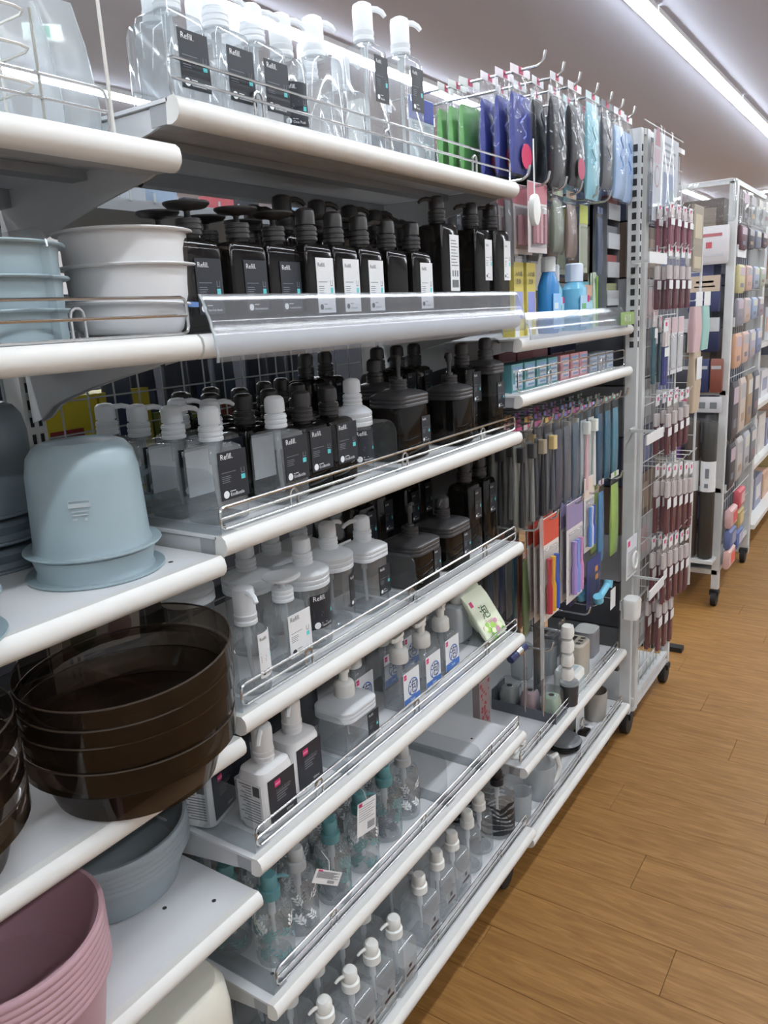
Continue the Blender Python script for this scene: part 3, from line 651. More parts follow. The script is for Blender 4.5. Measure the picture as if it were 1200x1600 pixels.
LA = leafbottle(SEAL, (LTEAL, LGR), 1); LB = leafbottle(LGREY, (LGR, PGREY), 2, 60); LC = leafbottle(SEAL, (LTEAL, PGREY), 5, 20)
put(LA, 'leaf patterned clear bottle with teal pump, nearest the grey tubs', .078, .068, z); put(LB, 'leaf patterned clear bottle with grey pump, behind the small white hang tag', .148, .074, z)
put(LC, 'leaf patterned clear bottle with teal pump, right of the small hang tag', .232, .068, z); put(LA, 'leaf patterned clear bottle with teal pump, behind the large hang tag', .322, .070, z)
put(LC, 'leaf patterned clear bottle with teal pump, right of the large hang tag', .415, .080, z); put(LB, 'leaf patterned clear bottle with grey pump, last in front before the divider', .490, .085, z)
for x, y, d in ((.06, .145, 'left'), (.14, .155, 'second from left'), (.22, .150, 'third from left'), (.31, .155, 'fourth from left'), (.40, .165, 'fifth from left'), (.48, .17, 'rightmost'), (.10, .235, 'far back, left'), (.27, .24, 'far back, right')):
    put(LB if x > .2 else LA, 'leaf patterned clear bottle in the rows behind, '+d, x, y, z, group='leaf bottles in the back rows')
def hangtag(lbl, p, w, h, ang):
    t = thing('hang_tag', lbl, 'tag', p); t.rotation_euler = (0, radians(ang), radians(-6)); b = M().box(-w/2, w/2, 0, .0006, -h, 0, 0)
    for k in range(7): b.box(-w*.42, w*(.42-.1*(k % 3)), -.0002, 0, -h*(.12+.07*k)-.001, -h*(.12+.07*k), 1)
    b.box(-w*.42, -w*.25, -.0002, 0, -h*.12, -h*.03, 2)
    for k in range(12): b.box(w*.05+k*.0016, w*.05+k*.0016+.0009, -.0002, 0, -h*.9, -h*.68, 1)
    obj('card', b, [LWHITE, PGREY, PINK], t, smooth=False); obj('tag_string', M().tube([(0, 0, -.002), (.002, .01, .012), (0, .03, .02)], .0006, 5), LWHITE, t)
hangtag('large white hang tag with fine print on a leaf patterned bottle', (.282, .022, Z0-.800), .048, .062, 6)
hangtag('small white slanted hang tag with barcode on a leaf patterned bottle', (.168, .020, Z0-.862), .070, .022, 38)
t = thing('flower_card', 'tall card with a red flower print beside the near end of the toothbrush stands', 'card', (.948, .135, Z0+S['Cc'])); b = M().box(-.028, .028, 0, .02, 0, .190, 0)
random.seed(11)
for k in range(34):
    cx, cz, r = random.uniform(-.022, .022), random.uniform(.03, .18), random.uniform(.003, .007); b.add([(cx+r*cos(a*pi/3), -.0003-k*.00002, cz+r*sin(a*pi/3)) for a in range(6)], [tuple(range(6))], 1)
obj('card', b, [col('9a8c8c'), col('9c3b44')], t, smooth=False)
divider('clear acrylic tray side in the empty end of the sixth shelf', .70, .02, .30, S['S6'], .06)
# ---------------------------------------------------------------- lowest shelf
z = S['S7']
def mark(t):
    b = M().box(-.020, .020, -.0002, .0004, .0, .032, 0).box(-.004, .004, -.0004, -.0002, .019, .027, 1).box(-.014, .015, -.0004, -.0002, .006, .0115, 1)
    obj('label', b, [HAZE, mat('brown_mark', '3a2a28')], t, loc=(.004, -.0304, .030), smooth=False)
WQ = bottle('square_lotion_bottle', .062, .060, .106, .004, CLEARB, 'lotion', PWHITE, sp=160, tubem=FROST, extra=mark); WQ2 = bottle('square_lotion_bottle', .062, .060, .106, .004, CLEARB, 'lotion', PWHITE, sp=80, tubem=FROST, extra=mark)
seq = ((.132, .026, 'nearest in front'), (.204, .026, 'second in front'), (.272, .028, 'third in front'), (.343, .026, 'fourth in front, spout turned left'), (.466, .045, 'fifth in front, after the gap'), (.545, .050, 'sixth in front'), (.614, .052, 'seventh in front'))
for k, (x, y, d) in enumerate(seq): put(WQ if k < 4 else WQ2, 'clear square bottle with white pump on the lowest shelf, '+d, x, y, z, group='square white-pump bottles on the lowest shelf')
for k, (x, y, d) in enumerate(((.126, .10, 'left'), (.20, .10, 'second from left'), (.275, .10, 'third from left'), (.345, .10, 'fourth from left'), (.47, .12, 'fifth from left'), (.56, .125, 'rightmost'), (.13, .18, 'far back left'), (.24, .18, 'far back right'))): put(WQ2, 'clear square bottle with white pump in the second row, '+d, x, y, z, group='back row square bottles on the lowest shelf')
RW = bottle('round_lotion_bottle', .064, .064, .104, .032, CLEAR, 'lotion', PWHITE, sp=80, tubem=FROST)
put(RW, 'clear round bottle with white pump left of the zebra bottle', .700, .060, z); put(RW, 'clear round bottle with white pump close beside the zebra bottle', .770, .066, z)
def zebra(t):
    r = .042; b = M()
    for k in range(6):
        z0 = .016+k*.0150
        for i in range(30):
            def wv(i): return z0+.006*sin(i*2*pi/30*2+k*.7)+(.004 if k > 3 else 0)*sin(i*1.3)
            a0, a1 = 2*pi*i/30, 2*pi*(i+1)/30; th = .0046+.0022*sin(i*.8+k)
            b.add([((r+.0006)*cos(a), (r+.0006)*sin(a), q) for a, q in ((a0, wv(i)-th), (a1, wv(i+1)-th), (a1, wv(i+1)+th), (a0, wv(i)+th))], [(0, 1, 2, 3)])
    obj('zebra_stripe', b, mat('stripe_black', '1d1f24', .4), t, smooth=False)
ZB = bottle('zebra_bottle', .084, .084, .126, .042, CLEARB, 'lotion', mat('black_pump', '17191f', .35), sp=60, tubem=FROST, extra=zebra)
put(ZB, 'clear round bottle with black zebra stripes and black pump, lowest shelf', .850, .058, z); put(ZB, 'zebra striped bottle behind the front one, lowest shelf', .85, .155, z)

# ---------------------------------------------------------------- wash-bowl bay
def bowl(nm, R, h, mt, lip=.008, taper=.80, wall=.002):
    t = thing(nm, '', 'bowl'); r0 = R*taper; k = R-lip
    pr = [(r0-.006, 0), (r0+(k-r0)*.35, h*.06), (r0+(k-r0)*.75, h*.22), (k*.985, h*.5), (k, h-.004), (R-.001, h-.003), (R, h-.0015), (R-.001, h), (k-wall, h-.001), (k*.965-wall, h*.45), (r0-wall, .006), (r0*.5, .004)]
    obj('body', M().lathe(pr, 40, cap0=True, cap1=True), mt, t); t['fresh'] = 1; keep(t); return t
def place(proto, label, x, y, zw, tilt=None, group=None, cat=None):
    if proto.get('fresh'): del proto['fresh']; o = proto; o.location = (x, y, zw); o['label'] = label
    else: o = dup(proto, label, (x, y, zw))
    if tilt: o.rotation_euler = tuple(radians(a) for a in tilt)
    if group: o['group'] = group
    if cat: o['category'] = cat
    return o
BW = bowl('wash_bowl', .083, .048, BOWLW, .008, .84); zz = Z0+S['M2']
place(BW, 'white wash bowl, topmost of the stack nearest the smoke bottles', .0, .118, zz+.077, group='white wash bowls in a stack'); place(BW, 'white wash bowl, middle of the stack nearest the smoke bottles', .002, .118, zz+.038, group='white wash bowls in a stack')
bb = bowl('wash_bowl', .081, .038, BOWLW, .010, .66); place(bb, 'white wash bowl with a blue sticker on its rim, bottom of its stack', -.004, .118, zz+.003, (0, 3, 0))
obj('rim_sticker', M().box(-.012, .012, -.0003, .0003, -.003, .003), col('5f7fb5'), bb, loc=(.030, -.0745, .0355), smooth=False)
BG = bowl('wash_bowl', .092, .036, BLUEGREY, .008, .88)
for k, (dz, d) in enumerate(((.066, 'topmost'), (.033, 'middle'), (0, 'bottom'))): place(BG, 'blue grey wash bowl at the left edge of the photo, %s of its stack' % d, -.192, .122, zz+dz, group='blue grey wash bowls in a stack')
BWg = bowl('wash_bowl', .088, .044, mat('pale_grey_bowl', 'b4b4b6', .4))
for k in range(3): place(BWg, 'pale grey wash bowl behind the divider, %s of the rear stack' % ('bottom', 'middle', 'topmost')[k], -.105, .262, zz+k*.036, group='pale grey wash bowls in the rear stack')
# mug shelf: upturned vessels
zz = Z0+S['M3']
def upturned(nm, R, r1, h, mt, cat='bucket', fl=.008):
    t = thing(nm, '', cat); pr = [(R-.002, .0), (R, .002), (R-.0005, .004), (R-fl, .003), (R-fl-.002, .010), (r1+.004, h*.72), (r1, h*.88), (r1-.008, h*.965), (r1-.018, h), (r1-.020, h-.0015), (r1*.5, h-.002)]
    obj('body', M().lathe(pr, 44, cap0=False), mt, t)
    b = M()
    for k in range(3): b.lathe([(R-fl+.0005, .014+k*.0), (R-fl+.0005, .014)], 44, cap0=False, cap1=False) if 0 else None
    t['fresh'] = 1; keep(t); return t
LB2 = upturned('wash_bowl', .081, .068, .040, BLUEGREY, 'bowl', .012)
UB = upturned('bucket', .080, .060, .128, BLUEGREY, 'bucket', .011)
def embl(t, r, z):
    b = M(); b.loft([rr(.020, .0, .0, 0)]) if 0 else None
    for (x0, x1, z0, z1) in ((-.012, .012, .016, .021), (-.011, .011, .0235, .0245), (-.012, -.011, .0165, .0240), (.011, .012, .0165, .0240), (-.009, .009, .011, .0122), (-.009, .008, .007, .0082), (-.009, -.004, .002, .004), (.004, .007, .001, .004)): b.box(x0, x1, -.0002, .0003, z0, z1)
    b.v = [((r-y)*sin(x/r), -(r-y)*cos(x/r), z+q) for x, y, q in b.v]; o = obj('moulded_mark', b, mat('frost_mark', 'a9b4b8', .5), t, smooth=False); o.rotation_euler = (0, 0, radians(-42)); return o
place(LB2, 'upturned blue grey wash bowl directly under the big upturned bucket', -.108, .112, zz)
place(UB, 'large upturned blue grey bucket on the middle wash-bowl shelf', -.108, .112, zz+.032); embl(UB, .0675, .045)
g = 'upturned vessels at the left edge'
place(LB2, 'upturned blue grey bowl at the left edge, lower of two', -.342, .070, zz, group=g); place(LB2, 'upturned blue grey bowl at the left edge, upper of two', -.342, .070, zz+.040, group=g)
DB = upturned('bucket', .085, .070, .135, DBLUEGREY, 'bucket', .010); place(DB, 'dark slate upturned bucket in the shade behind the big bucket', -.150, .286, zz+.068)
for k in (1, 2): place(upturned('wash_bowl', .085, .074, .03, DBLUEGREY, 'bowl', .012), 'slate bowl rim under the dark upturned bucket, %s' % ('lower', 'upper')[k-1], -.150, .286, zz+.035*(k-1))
def dipper(lbl, x, y, z, rz):
    t = thing('dipper', lbl, 'dipper', (x, y, z), radians(rz), 'blue grey dippers'); obj('cup', M().lathe([(.038, 0), (.044, .003), (.050, .030), (.051, .032), (.049, .031), (.043, .005), (.02, .003)], 28), BLUEGREY, t)
    P = [(.046, .0, .028), (.070, 0, .018), (.090, 0, .014), (.104, 0, .020), (.112, 0, .030)]
    b = M(); rings = []
    for (px, py, pz), w2 in zip(P, (.012, .013, .014, .014, .012)): rings.append([(px, -w2, pz+.003), (px, -w2*.7, pz-.006), (px, w2*.7, pz-.006), (px, w2, pz+.003), (px, w2*.7, pz), (px, -w2*.7, pz)])
    b.loft(rings); obj('handle', b, BLUEGREY, t)
dipper('blue grey dipper with upcurved handle, lowest of three behind the bucket', -.016, .238, zz, -22); dipper('blue grey dipper with upcurved handle, middle of three', -.028, .238, zz+.036, -22); dipper('blue grey dipper with upcurved handle, topmost of three', -.040, .236, zz+.072, -20)
t = thing('dipper', 'blue grey dipper handle poking out over the near shelf edge', 'dipper', (-.335, -.006, zz), 0, 'blue grey dippers'); b = M(); b.loft([rr(.05, .03, .012, 0), rr(.058, .036, .014, .010), rr(.06, .038, .014, .018)]); obj('handle', b, BLUEGREY, t)
# brown smoke basins
def basin(R=.125, h=.080):
    t = thing('wash_basin', '', 'basin'); r0 = R*.70
    pr = [(r0*.2, .001), (r0, .0), (r0+.008, .003), (R*.86, h*.5), (R*.88, h-.034), (R-.004, h-.032), (R, h-.028), (R+.001, h), (R-.001, h), ]
    obj('body', M().lathe(pr, 56, cap0=True, cap1=False), BASIN, t)
    obj('rim_edge', M().tube([(R*cos(a*2*pi/56), R*sin(a*2*pi/56), h) for a in range(56)], .0012, 5, closed=True), mat('rim_brown', '3b322c', .2), t)
    t['fresh'] = 1; keep(t); return t
BA = basin(); zz = Z0+S['M4']
for x, y, dz, tl, d in ((-.131, .058, .001, (0, 0, 0), 'bottom one'), (-.129, .056, .036, (0, -2, 0), 'second from the bottom'), (-.126, .054, .062, (1, -4, 0), 'second from the top'), (-.123, .052, .089, (1, -6, 0), 'topmost')):
    place(BA, 'brown smoke wash basin, %s of the leaning stack' % d, x, y, zz+dz, tl, 'brown smoke wash basins')
for k, d in enumerate(('lowest', 'middle', 'upper')): place(BA, 'brown smoke wash basin cut by the left edge of the photo, %s one' % d, -.380, .112, zz+.001+.042*k, None, 'brown smoke wash basins at the left edge')
t = thing('price_card', 'white card printed with a green and a pink ball behind the brown basins', 'card', ((-0.061, 0.195, 0.995)[0], .195, Z0-.418)); t.rotation_euler = (0, radians(6), 0)
b = M().box(-.062, .062, 0, .001, 0, .085, 0)
for cx, m_ in ((-.03, 1), (.028, 2)): b.add([(cx+.020*cos(a*pi/10), -.0004, .026+.020*sin(a*pi/10)) for a in range(20)], [tuple(range(20))], m_); b.box(cx-.022, cx-.006, -.0005, 0, .048, .055, 3)
for k in range(4): b.box(-.055, .05-.02*(k % 2), -.0004, 0, .062+k*.005, .0635+k*.005, 4)
obj('card', b, [LWHITE, col('8fa08c'), col('a48f8c'), BLACK, PGREY], t, smooth=False)
# tubs
zz = Z0+S['M5']
def tub(R, h, mt, band=.012, taper=.8):
    t = thing('tub', '', 'tub'); r0 = R*taper
    pr = [(r0-.008, 0), (r0, .005), (R-.006, h-band), (R-.002, h-band), (R, h-band+.003), (R, h-.003), (R-.002, h), (R-.006, h), (R-.0074, h-.004), (r0-.0014, .007), (r0*.5, .004)]
    obj('body', M().lathe(pr, 56, cap0=True), mt, t); t['fresh'] = 1; keep(t); return t
TG = tub(.118, .068, TUBGREY, .014, .82)
for k in range(5): place(TG, 'grey tub nested in the stack on the lower shelf, %s' % ('bottom', 'second from the bottom', 'middle', 'second from the top', 'topmost')[k], -.094, .212, zz+.0075*k, None, 'nested grey tubs')
TP = tub(.116, .096, PINKP, .010, .84)
for k in range(8): place(TP, 'dusty pink tub nested in its stack, %s' % ('lowest', 'second from the bottom', 'third from the bottom', 'fourth from the bottom', 'fourth from the top', 'third from the top', 'second from the top', 'topmost')[k], -.326, .078, zz+.0085*k, None, 'nested dusty pink tubs')
t = thing('storage_box', 'ivory rounded plastic box under the lowest wash-bowl shelf', 'box', (-.225, .175, Z0+S['S7']))
b = M().loft([rr(.36, .30, .05, 0, 8), rr(.372, .31, .055, .02, 8), rr(.38, .315, .06, .30, 8), rr(.372, .308, .058, .335, 8), rr(.35, .286, .05, .352, 8), rr(.30, .24, .04, .358, 8)]); obj('body', b, IVORY, t)
# top shelf of the wash-bowl bay: wire basket and clear bags
zz = Z0+S['M1']
t = thing('wire_basket', 'white wire basket on the topmost shelf at the left edge', 'basket', (-.275, .115, zz)); WW = mat('white_wire', 'cfcfc9', .4)
for k in range(4): obj('rim_wire', M().tube([(p[0], p[1], p[2]) for p in rr(.25, .18, .015, .004+k*.032, 2)], .0015, 5, closed=True), WW, t)
for i in range(6):
    for s in (-1, 1): obj('side_wire', M().tube([(-.125+i*.05, s*.09, .002), (-.125+i*.05, s*.09, .102)], .0015, 5), WW, t)
for i in range(4): obj('end_wire', M().tube([(.125, -.09+i*.06, .002), (.125, -.09+i*.06, .102)], .0015, 5), WW, t)
for k, (x, y, hh) in enumerate(((-.345, .115, .11), (-.275, .115, .13), (-.205, .115, .10))):
    t = thing('white_tray', 'white plastic holder standing in the wire basket, %s' % ('left', 'middle', 'right')[k], 'tray', (x, y, zz+.003)); obj('body', M().loft([rr(.05, .08, .01, 0), rr(.06, .09, .012, hh), rr(.055, .085, .012, hh), rr(.046, .076, .01, .004)]), PWHITE, t)
for k, (x, y, w2, hh) in enumerate(((-.106, .13, .075, .15), (-.032, .15, .052, .17), (-.13, .28, .2, .16))):
    t = thing('clear_bag', 'clear plastic bag whitened with painted glare on the topmost wash-bowl shelf, %s' % ('beside the wire basket', 'beside the tall divider', 'at the back')[k], 'bag', (x, y, zz+.001))
    obj('bag', M().loft([rr(w2, .07, .02, 0), rr(w2*1.05, .09, .03, hh*.3), rr(w2, .06, .02, hh*.7), rr(w2*.95, .01, .004, hh)]), HAZE, t)  # milky plastic whitens the bags, standing in for glare haze
guard('white wire guard on the topmost wash-bowl shelf', -.88, -.075, S['M1'], .046, .0017)
t = thing('wire_upright', 'thin white wire upright at the end of the topmost wash-bowl guard', 'wire', (-.072, .022, zz)); obj('rod', M().tube([(0, 0, 0), (0, 0, .22)], .002, 6), WW, t)
# opposite side stock seen through the mesh
rnd = random.Random(5)
for k in range(20):
    x = -.55+k*.073; t = thing('navy_pack', 'dark pack hanging beyond the wire mesh, %s from the left of its row' % NTH[k], 'pack', (x, .50+rnd.uniform(0, .05), Z0-.21), 0, 'dark packs beyond the mesh')
    obj('pouch', M().loft([rr(.055, .012, .004, 0), rr(.058, .02, .006, .08), rr(.056, .012, .004, .15), rr(.05, .002, .001, .17)]), col(('252a3a', '30343f', '1e2430', '3b4350')[k % 4]), t); obj('print_panel', M().box(-.018, .018, -.0115, -.0105, .03, .10), col(('46536b', '59606a', '2b3757')[k % 3]), t, smooth=False)
for k, (x, c, d) in enumerate(((.15, 'c9b62c', 'yellow and red'), (.265, 'b8a82a', 'yellow'), (.38, '6a7a35', 'olive'), (.545, '4f8a35', 'green'), (.66, '4a8038', 'dark green'), (.775, '8a5a3c', 'brown'))):
    t = thing('rear_box', '%s box standing beyond the mesh behind the pump bottles' % d, 'box', (x, .50, Z0-.40)); obj('carton', M().box(-.055, .055, 0, .08, 0, .30 if k < 2 else .25), col(c), t, smooth=False); obj('front_print', M().box(-.045, .02, -.001, 0, .20, .245), col(('8d2f2f', '46507a', '9a8a50')[k % 3]), t, smooth=False)
for k in range(12):
    x = .02+k*.074; t = thing('rear_item', 'small packet on the far side shelf above the dark bottles, %s from the left' % NTH[k], 'packet', (x, .47, Z0+.221), 0, 'small packets on the far side shelf'); obj('carton', M().box(-.028, .028, 0, .04, 0, .02+.012*(k % 3)), col(('8a9bb0', '3a3f4a', 'b0525a', '2d3138', '9aa0a6')[k % 5]), t, smooth=False)
t = thing('exit_sign', 'small green and white exit sign hanging beyond the topmost shelf', 'sign', (2.0, 3.0, Z0+1.45)); t.rotation_euler = (0, 0, radians(-35))
b = M().box(-.09, .09, -.015, .015, -.035, .035, 0).box(-.035, .035, -.017, -.015, -.025, .025, 1); obj('panel', b, [mat('sign_white', 'e0f0ea', .5, emit=1.2), mat('sign_green', '2f9a72', .5, emit=.8)], t, smooth=False); obj('rod', M().tube([(0, 0, .035), (0, 0, .149)], .004, 6), WW, t)
# ---------------------------------------------------------------- toothbrush bay: hooks and hanging packs
HOOKM = mat('hook_steel', 'c4c6c8', .25, metal=.8)
def hook(lbl, x, zr, y0=.392, y1=.0, mt=None):
    t = thing('display_hook', lbl, 'hook', (x, 0, Z0+zr)); m_ = mt or HOOKM
    obj('bar', M().tube([(0, y0, 0), (0, y1+.018, 0), (0, y1+.012, .001), (0, y1+.003, .007), (0, y1+.001, .010), (0, y1-.003, .026)], .0029, 7), m_, t)
    obj('clip', M().box(-.012, .012, y0-.004, y0+.004, -.022, .006), m_, t, smooth=False)
    return t
PP = {}
def pack(key, w, h, tk=.012, body='30343c', head='c9ccd0', blob=None, stripe=None, card=False, clearh=.12, script=None, item=None):
    """proto hanging pack: origin at its hang hole, hangs down -z, faces -y"""
    if key in PP: return PP[key]
    t = thing(key.split('/')[0], '', 'pack'); hz = -h
    e = M(); e.loft([rr(w, .0012, .0005, hz, 2), rr(w, tk*.7, .003, hz+h*.1, 2), rr(w, tk, .004, hz+h*.4, 2), rr(w, tk*.7, .003, hz+h*.75, 2), rr(w, .0012, .0005, -.004, 2), rr(w, .0008, .0004, .012, 2)])
    if card: obj('backing_card', M().box(-w/2, w/2, .0, .0012, hz, .012), col(head), t, smooth=False)
    else: obj('film', e, FILM, t)
    if not card:
        b = M(); b.loft([rr(w*.92, .001, .0004, hz+.006, 2), rr(w*.92, tk*.55, .003, hz+h*.1, 2), rr(w*.92, tk*.8, .004, hz+h*.4, 2), rr(w*.9, tk*.5, .003, hz+h*.75, 2), rr(w*.88, .001, .0004, -h*clearh, 2)]); obj('contents', b, col(body, .35), t)
        obj('header', M().box(-w/2, w/2, -.0012, -.0006, -.004, .012).box(-w*.08, w*.14, -.0018, -.0012, -.002, .012, 1), [col(head), col(stripe or 'b8385f')], t, smooth=False)
    else:
        b = M(); b.loft([rr(w*.8, .001, .0005, hz+h*.08, 2, 0, -.001), rr(w*.78, tk, .004, hz+h*.11, 2, 0, -tk/2), rr(w*.78, tk, .004, -h*.3, 2, 0, -tk/2), rr(w*.8, .001, .0005, -h*.26, 2, 0, -.001)]); obj('blister', b, FILM, t)
        obj('header_band', M().box(-w/2, w/2, -.0006, 0, -h*.22, .010), col(stripe or body), t, smooth=False)
    fy = -tk*.5-.0012
    if blob:
        q = M(); q.add([(w*.05+.28*w*cos(a*pi/7), fy-.0008, hz+h*.2+.28*w*sin(a*pi/7)) for a in range(14)], [tuple(range(14))]); obj('print_spot', q, col(blob), t, smooth=False)
    if script:
        q = M(); q.tube([(w*.14*sin(k*1.15)+w*(-.12), fy-.001, hz+h*.36+k*h*.035) for k in range(12)], w*.022, 4); obj('script_print', q, col(script), t)
    if item: item(t, w, h, tk)
    t['fresh'] = 1; keep(t); PP[key] = t; return t
def hang(proto, label, x, y, zr, rz=0, group=None, cat=None):
    o = put(proto, label, x, y, zr, rz, group)
    if cat: o['category'] = cat
    return o
T1 = .492
for x, d in ((1.03, 'nearest'), (1.135, 'second'), (1.235, 'third'), (1.355, 'fourth'), (1.46, 'fifth'), (1.553, 'sixth'), (1.652, 'last, beside the rack post')): hook('long steel hook of the top row, '+d, x, T1, group=None) if 0 else hook('long steel hook of the top row, '+d, x, T1)
pp = pack('hair_band_pack', .092, .205, .02, '2f3a86', 'd6cfd6', 'c2305c', None, clearh=.2, script='7f8bd0')
for k in range(3): hang(pp, 'purple blue pack with red spot, %s on the nearest top hook' % ORD[k], 1.03, .055+.036*k, T1-.006, .04*(k-1), 'purple packs on the nearest top hook')
pg = pack('green_pack', .085, .19, .02, '5f9e55', 'cfd3cf', None, None, clearh=.22)
for k in range(3): hang(pg, 'green hanging pack behind the purple ones, '+ORD[k], 1.03, .175+.03*k, T1-.006, .08*(k-1), 'green packs behind the purple ones')
hang(pack('blue_card_pack', .11, .17, .008, '3c4a9c', 'cfd6e0', None, None, card=True), 'blue edged card pack farthest back on the nearest top hook', 1.03, .30, T1-.02)
pb = pack('black_pack', .075, .225, .026, '12151a', 'c9ccd0', None, None, clearh=.16, script='59626c')
for k in range(4): hang(pb, 'black hanging pack with pale script on the second top hook, '+ORD[k], 1.135, .016+.044*k, T1-.006, .06*(k % 2), 'black packs on the second top hook')
ps = pack('shiny_black_pack', .085, .215, .03, '1a1c21', 'd8dadc', 'a32c52', None, clearh=.16, script='aab0b6')
hang(ps, 'shiny black and silver hanging pack, foremost on the third top hook', 1.24, .014, T1-.006)
for k in range(3): hang(pb, 'black hanging pack on the third top hook, behind the shiny one, '+ORD[k], 1.235, .062+.044*k, T1-.006, .05, 'black packs on the third top hook')
pt = pack('teal_pack', .095, .235, .016, '7fb7c4', 'bfd6d8', None, None, clearh=.05, script='9ccbd4')
hang(pt, 'teal blue hanging pack on the fourth top hook, front', 1.355, .012, T1-.006); hang(pt, 'teal blue hanging pack on the fourth top hook, behind', 1.345, .07, T1-.006, .1)
hang(ps, 'silver patterned black pack, last on the fourth top hook', 1.355, .16, T1-.006)
pd = pack('dark_clip_pack', .085, .20, .02, '3a3d44', '6e737a', None, None, clearh=.08, script='8b8f96')
for k in range(3): hang(pd, 'dark grey hanging pack on the fifth top hook, '+ORD[k], 1.46, .012+.06*k, T1-.006, .04*k, 'dark packs on the fifth top hook')
pl = pack('pale_blue_pack', .085, .215, .024, '9db8da', 'd4dade', None, None, clearh=.14, script='7f9fce')
for k in range(3): hang(pl, 'pale blue hanging pack on the sixth top hook, '+ORD[k], 1.558, .012+.06*k, T1-.006, .05*k, 'pale blue packs on the sixth top hook')
for k in range(2): hang(pl, 'pale blue hanging pack on the last top hook, '+ORD[k], 1.655, .02+.08*k, T1-.006, .05*k, 'pale blue packs on the last top hook')
# second row
T2 = .262
for x, d in ((.945, 'nearest'), (1.05, 'second'), (1.15, 'third'), (1.25, 'fourth'), (1.36, 'fifth'), (1.46, 'sixth')): hook('steel hook of the second row, '+d, x, T2)
def brushes(cols):
    def f(t, w, h, tk):
        for k, c in enumerate(cols): obj('brush', M().tube([(-w*.27+k*w*.22, -tk*.6, -h*.86), (-w*.27+k*w*.22, -tk*.6, -h*.40)], w*.07, 6), col(c), t)
    return f
pk1 = pack('pink_brush_card', .105, .135, .012, 'c79ba4', 'cfc9c9', None, 'b9757f', card=True, item=brushes(('b98a92', 'c29aa0', 'a97f86')))
for k in range(5): hang(pk1, 'pink brush card pack on the second row, '+ORD[k], 1.06, .03+.036*k, T2-.004, 0, 'pink brush cards on the second row')
thin = pack('slim_dark_pack', .045, .15, .01, '4a4a4d', '8f8f92', None, 'a2434b', clearh=.1)
for k in range(7): hang(thin, 'slim dark pack above the second shelf end, '+ORD[k], .952, .05+.034*k, T2-.02, 0, 'slim dark packs by the bay post')
pgr = pack('olive_pack', .075, .135, .016, '6f7767', 'aab0a8', None, '9fb98c', clearh=.12); pbr = pack('brown_pack', .075, .145, .016, '7a675c', 'b9b2ac', None, 'cf9a66', clearh=.12)
for k in range(4): hang(pgr, 'olive green pack on the third hook of the second row, '+ORD[k], 1.175, .03+.05*k, T2-.004, .05, 'olive packs on the second row')
for k in range(3): hang(pbr, 'brown pack on the fourth hook of the second row, '+ORD[k], 1.262, .03+.05*k, T2-.004, .05, 'brown packs on the second row')
hang(pack('white_corner_card', .075, .165, .006, 'cfd3d3', 'cbd2d6', None, 'a8c2d8', card=True), 'pale card pack hanging lowest behind the brown packs', 1.235, .19, T2-.03)
py_ = pack('cream_card_pack', .060, .155, .010, 'b9bd9b', 'a9ae9a', None, 'b7c25a', card=True)
for k in range(2): hang(py_, 'cream comb card with yellow green top on the second row, '+ORD[k], 1.405, .05+.06*k, T2-.02, 0, 'cream comb cards')
pn = pack('navy_slim_pack', .050, .165, .012, '3a4a66', '55617a', None, '2d3c66', clearh=.08)
for k in range(4): hang(pn, 'slim navy pack on the second row beside the cream cards, '+ORD[k], 1.50, .04+.05*k, T2-.02, .05, 'slim navy packs on the second row')
# grey tiered holder near the rack post
t = thing('tier_display', 'grey and white tiered cardboard holder beside the rack post', 'display', (1.66, .055, Z0-.02))
obj('frame', M().box(-.055, .055, .04, .05, 0, .33).box(-.055, -.052, 0, .05, 0, .31).box(.052, .055, 0, .05, 0, .31), col('6a6e73'), t, smooth=False)
for k in range(4): obj('pocket', M().box(-.05, .05, -.004, 0, .02+k*.078, .062+k*.078), col('b2b6ba'), t, smooth=False); obj('pocket_stock', M().box(-.045, .045, .003, .03, .03+k*.078, .082+k*.078), col(('8a8f6a', '8b4a48', '6b6d70', '9c4a44')[k]), t, smooth=False)
obj('top_card', M().box(-.055, .055, -.006, 0, .315, .335), LWHITE, t, smooth=False)
# mouthwash shelf
zz = S['A']
def mbottle(lbl, x, y, w2, hh, cb, cc, ch=.035, lab=None):
    t = thing('mouthwash_bottle', lbl, 'bottle', (x, y, Z0+zz)); b = M().loft([rr(w2*.94, w2*.7, w2*.3, 0), rr(w2, w2*.75, w2*.32, .006), rr(w2, w2*.75, w2*.32, hh*.62), rr(w2*.55, w2*.5, w2*.25, hh-ch)]); obj('body', b, col(cb, .25), t)
    obj('cap', M().loft([rr(w2*.62, w2*.6, w2*.3, hh-ch), rr(w2*.62, w2*.6, w2*.3, hh-.004), rr(w2*.52, w2*.5, w2*.25, hh)]), col(cc), t)
    q = M().box(-w2*.42, w2*.42, -w2*.38-.0012, -w2*.375, .01, hh*.52, 0).box(-w2*.3, w2*.3, -w2*.38-.0016, -w2*.38-.0012, hh*.2, hh*.26, 1).box(-w2*.3, w2*.1, -w2*.38-.0016, -w2*.38-.0012, hh*.32, hh*.4, 1)
    if lab == 'p': q.box(w2*.22, w2*.42, -w2*.38-.0018, -w2*.38-.0016, hh*.42, hh*.52, 2)
    obj('label', q, [col('a8cfe6' if cb != '2f7fc0' else '8fc0ea'), col('6fb27a' if lab == 'p' else 'd7e6ee'), PINK], t, smooth=False)
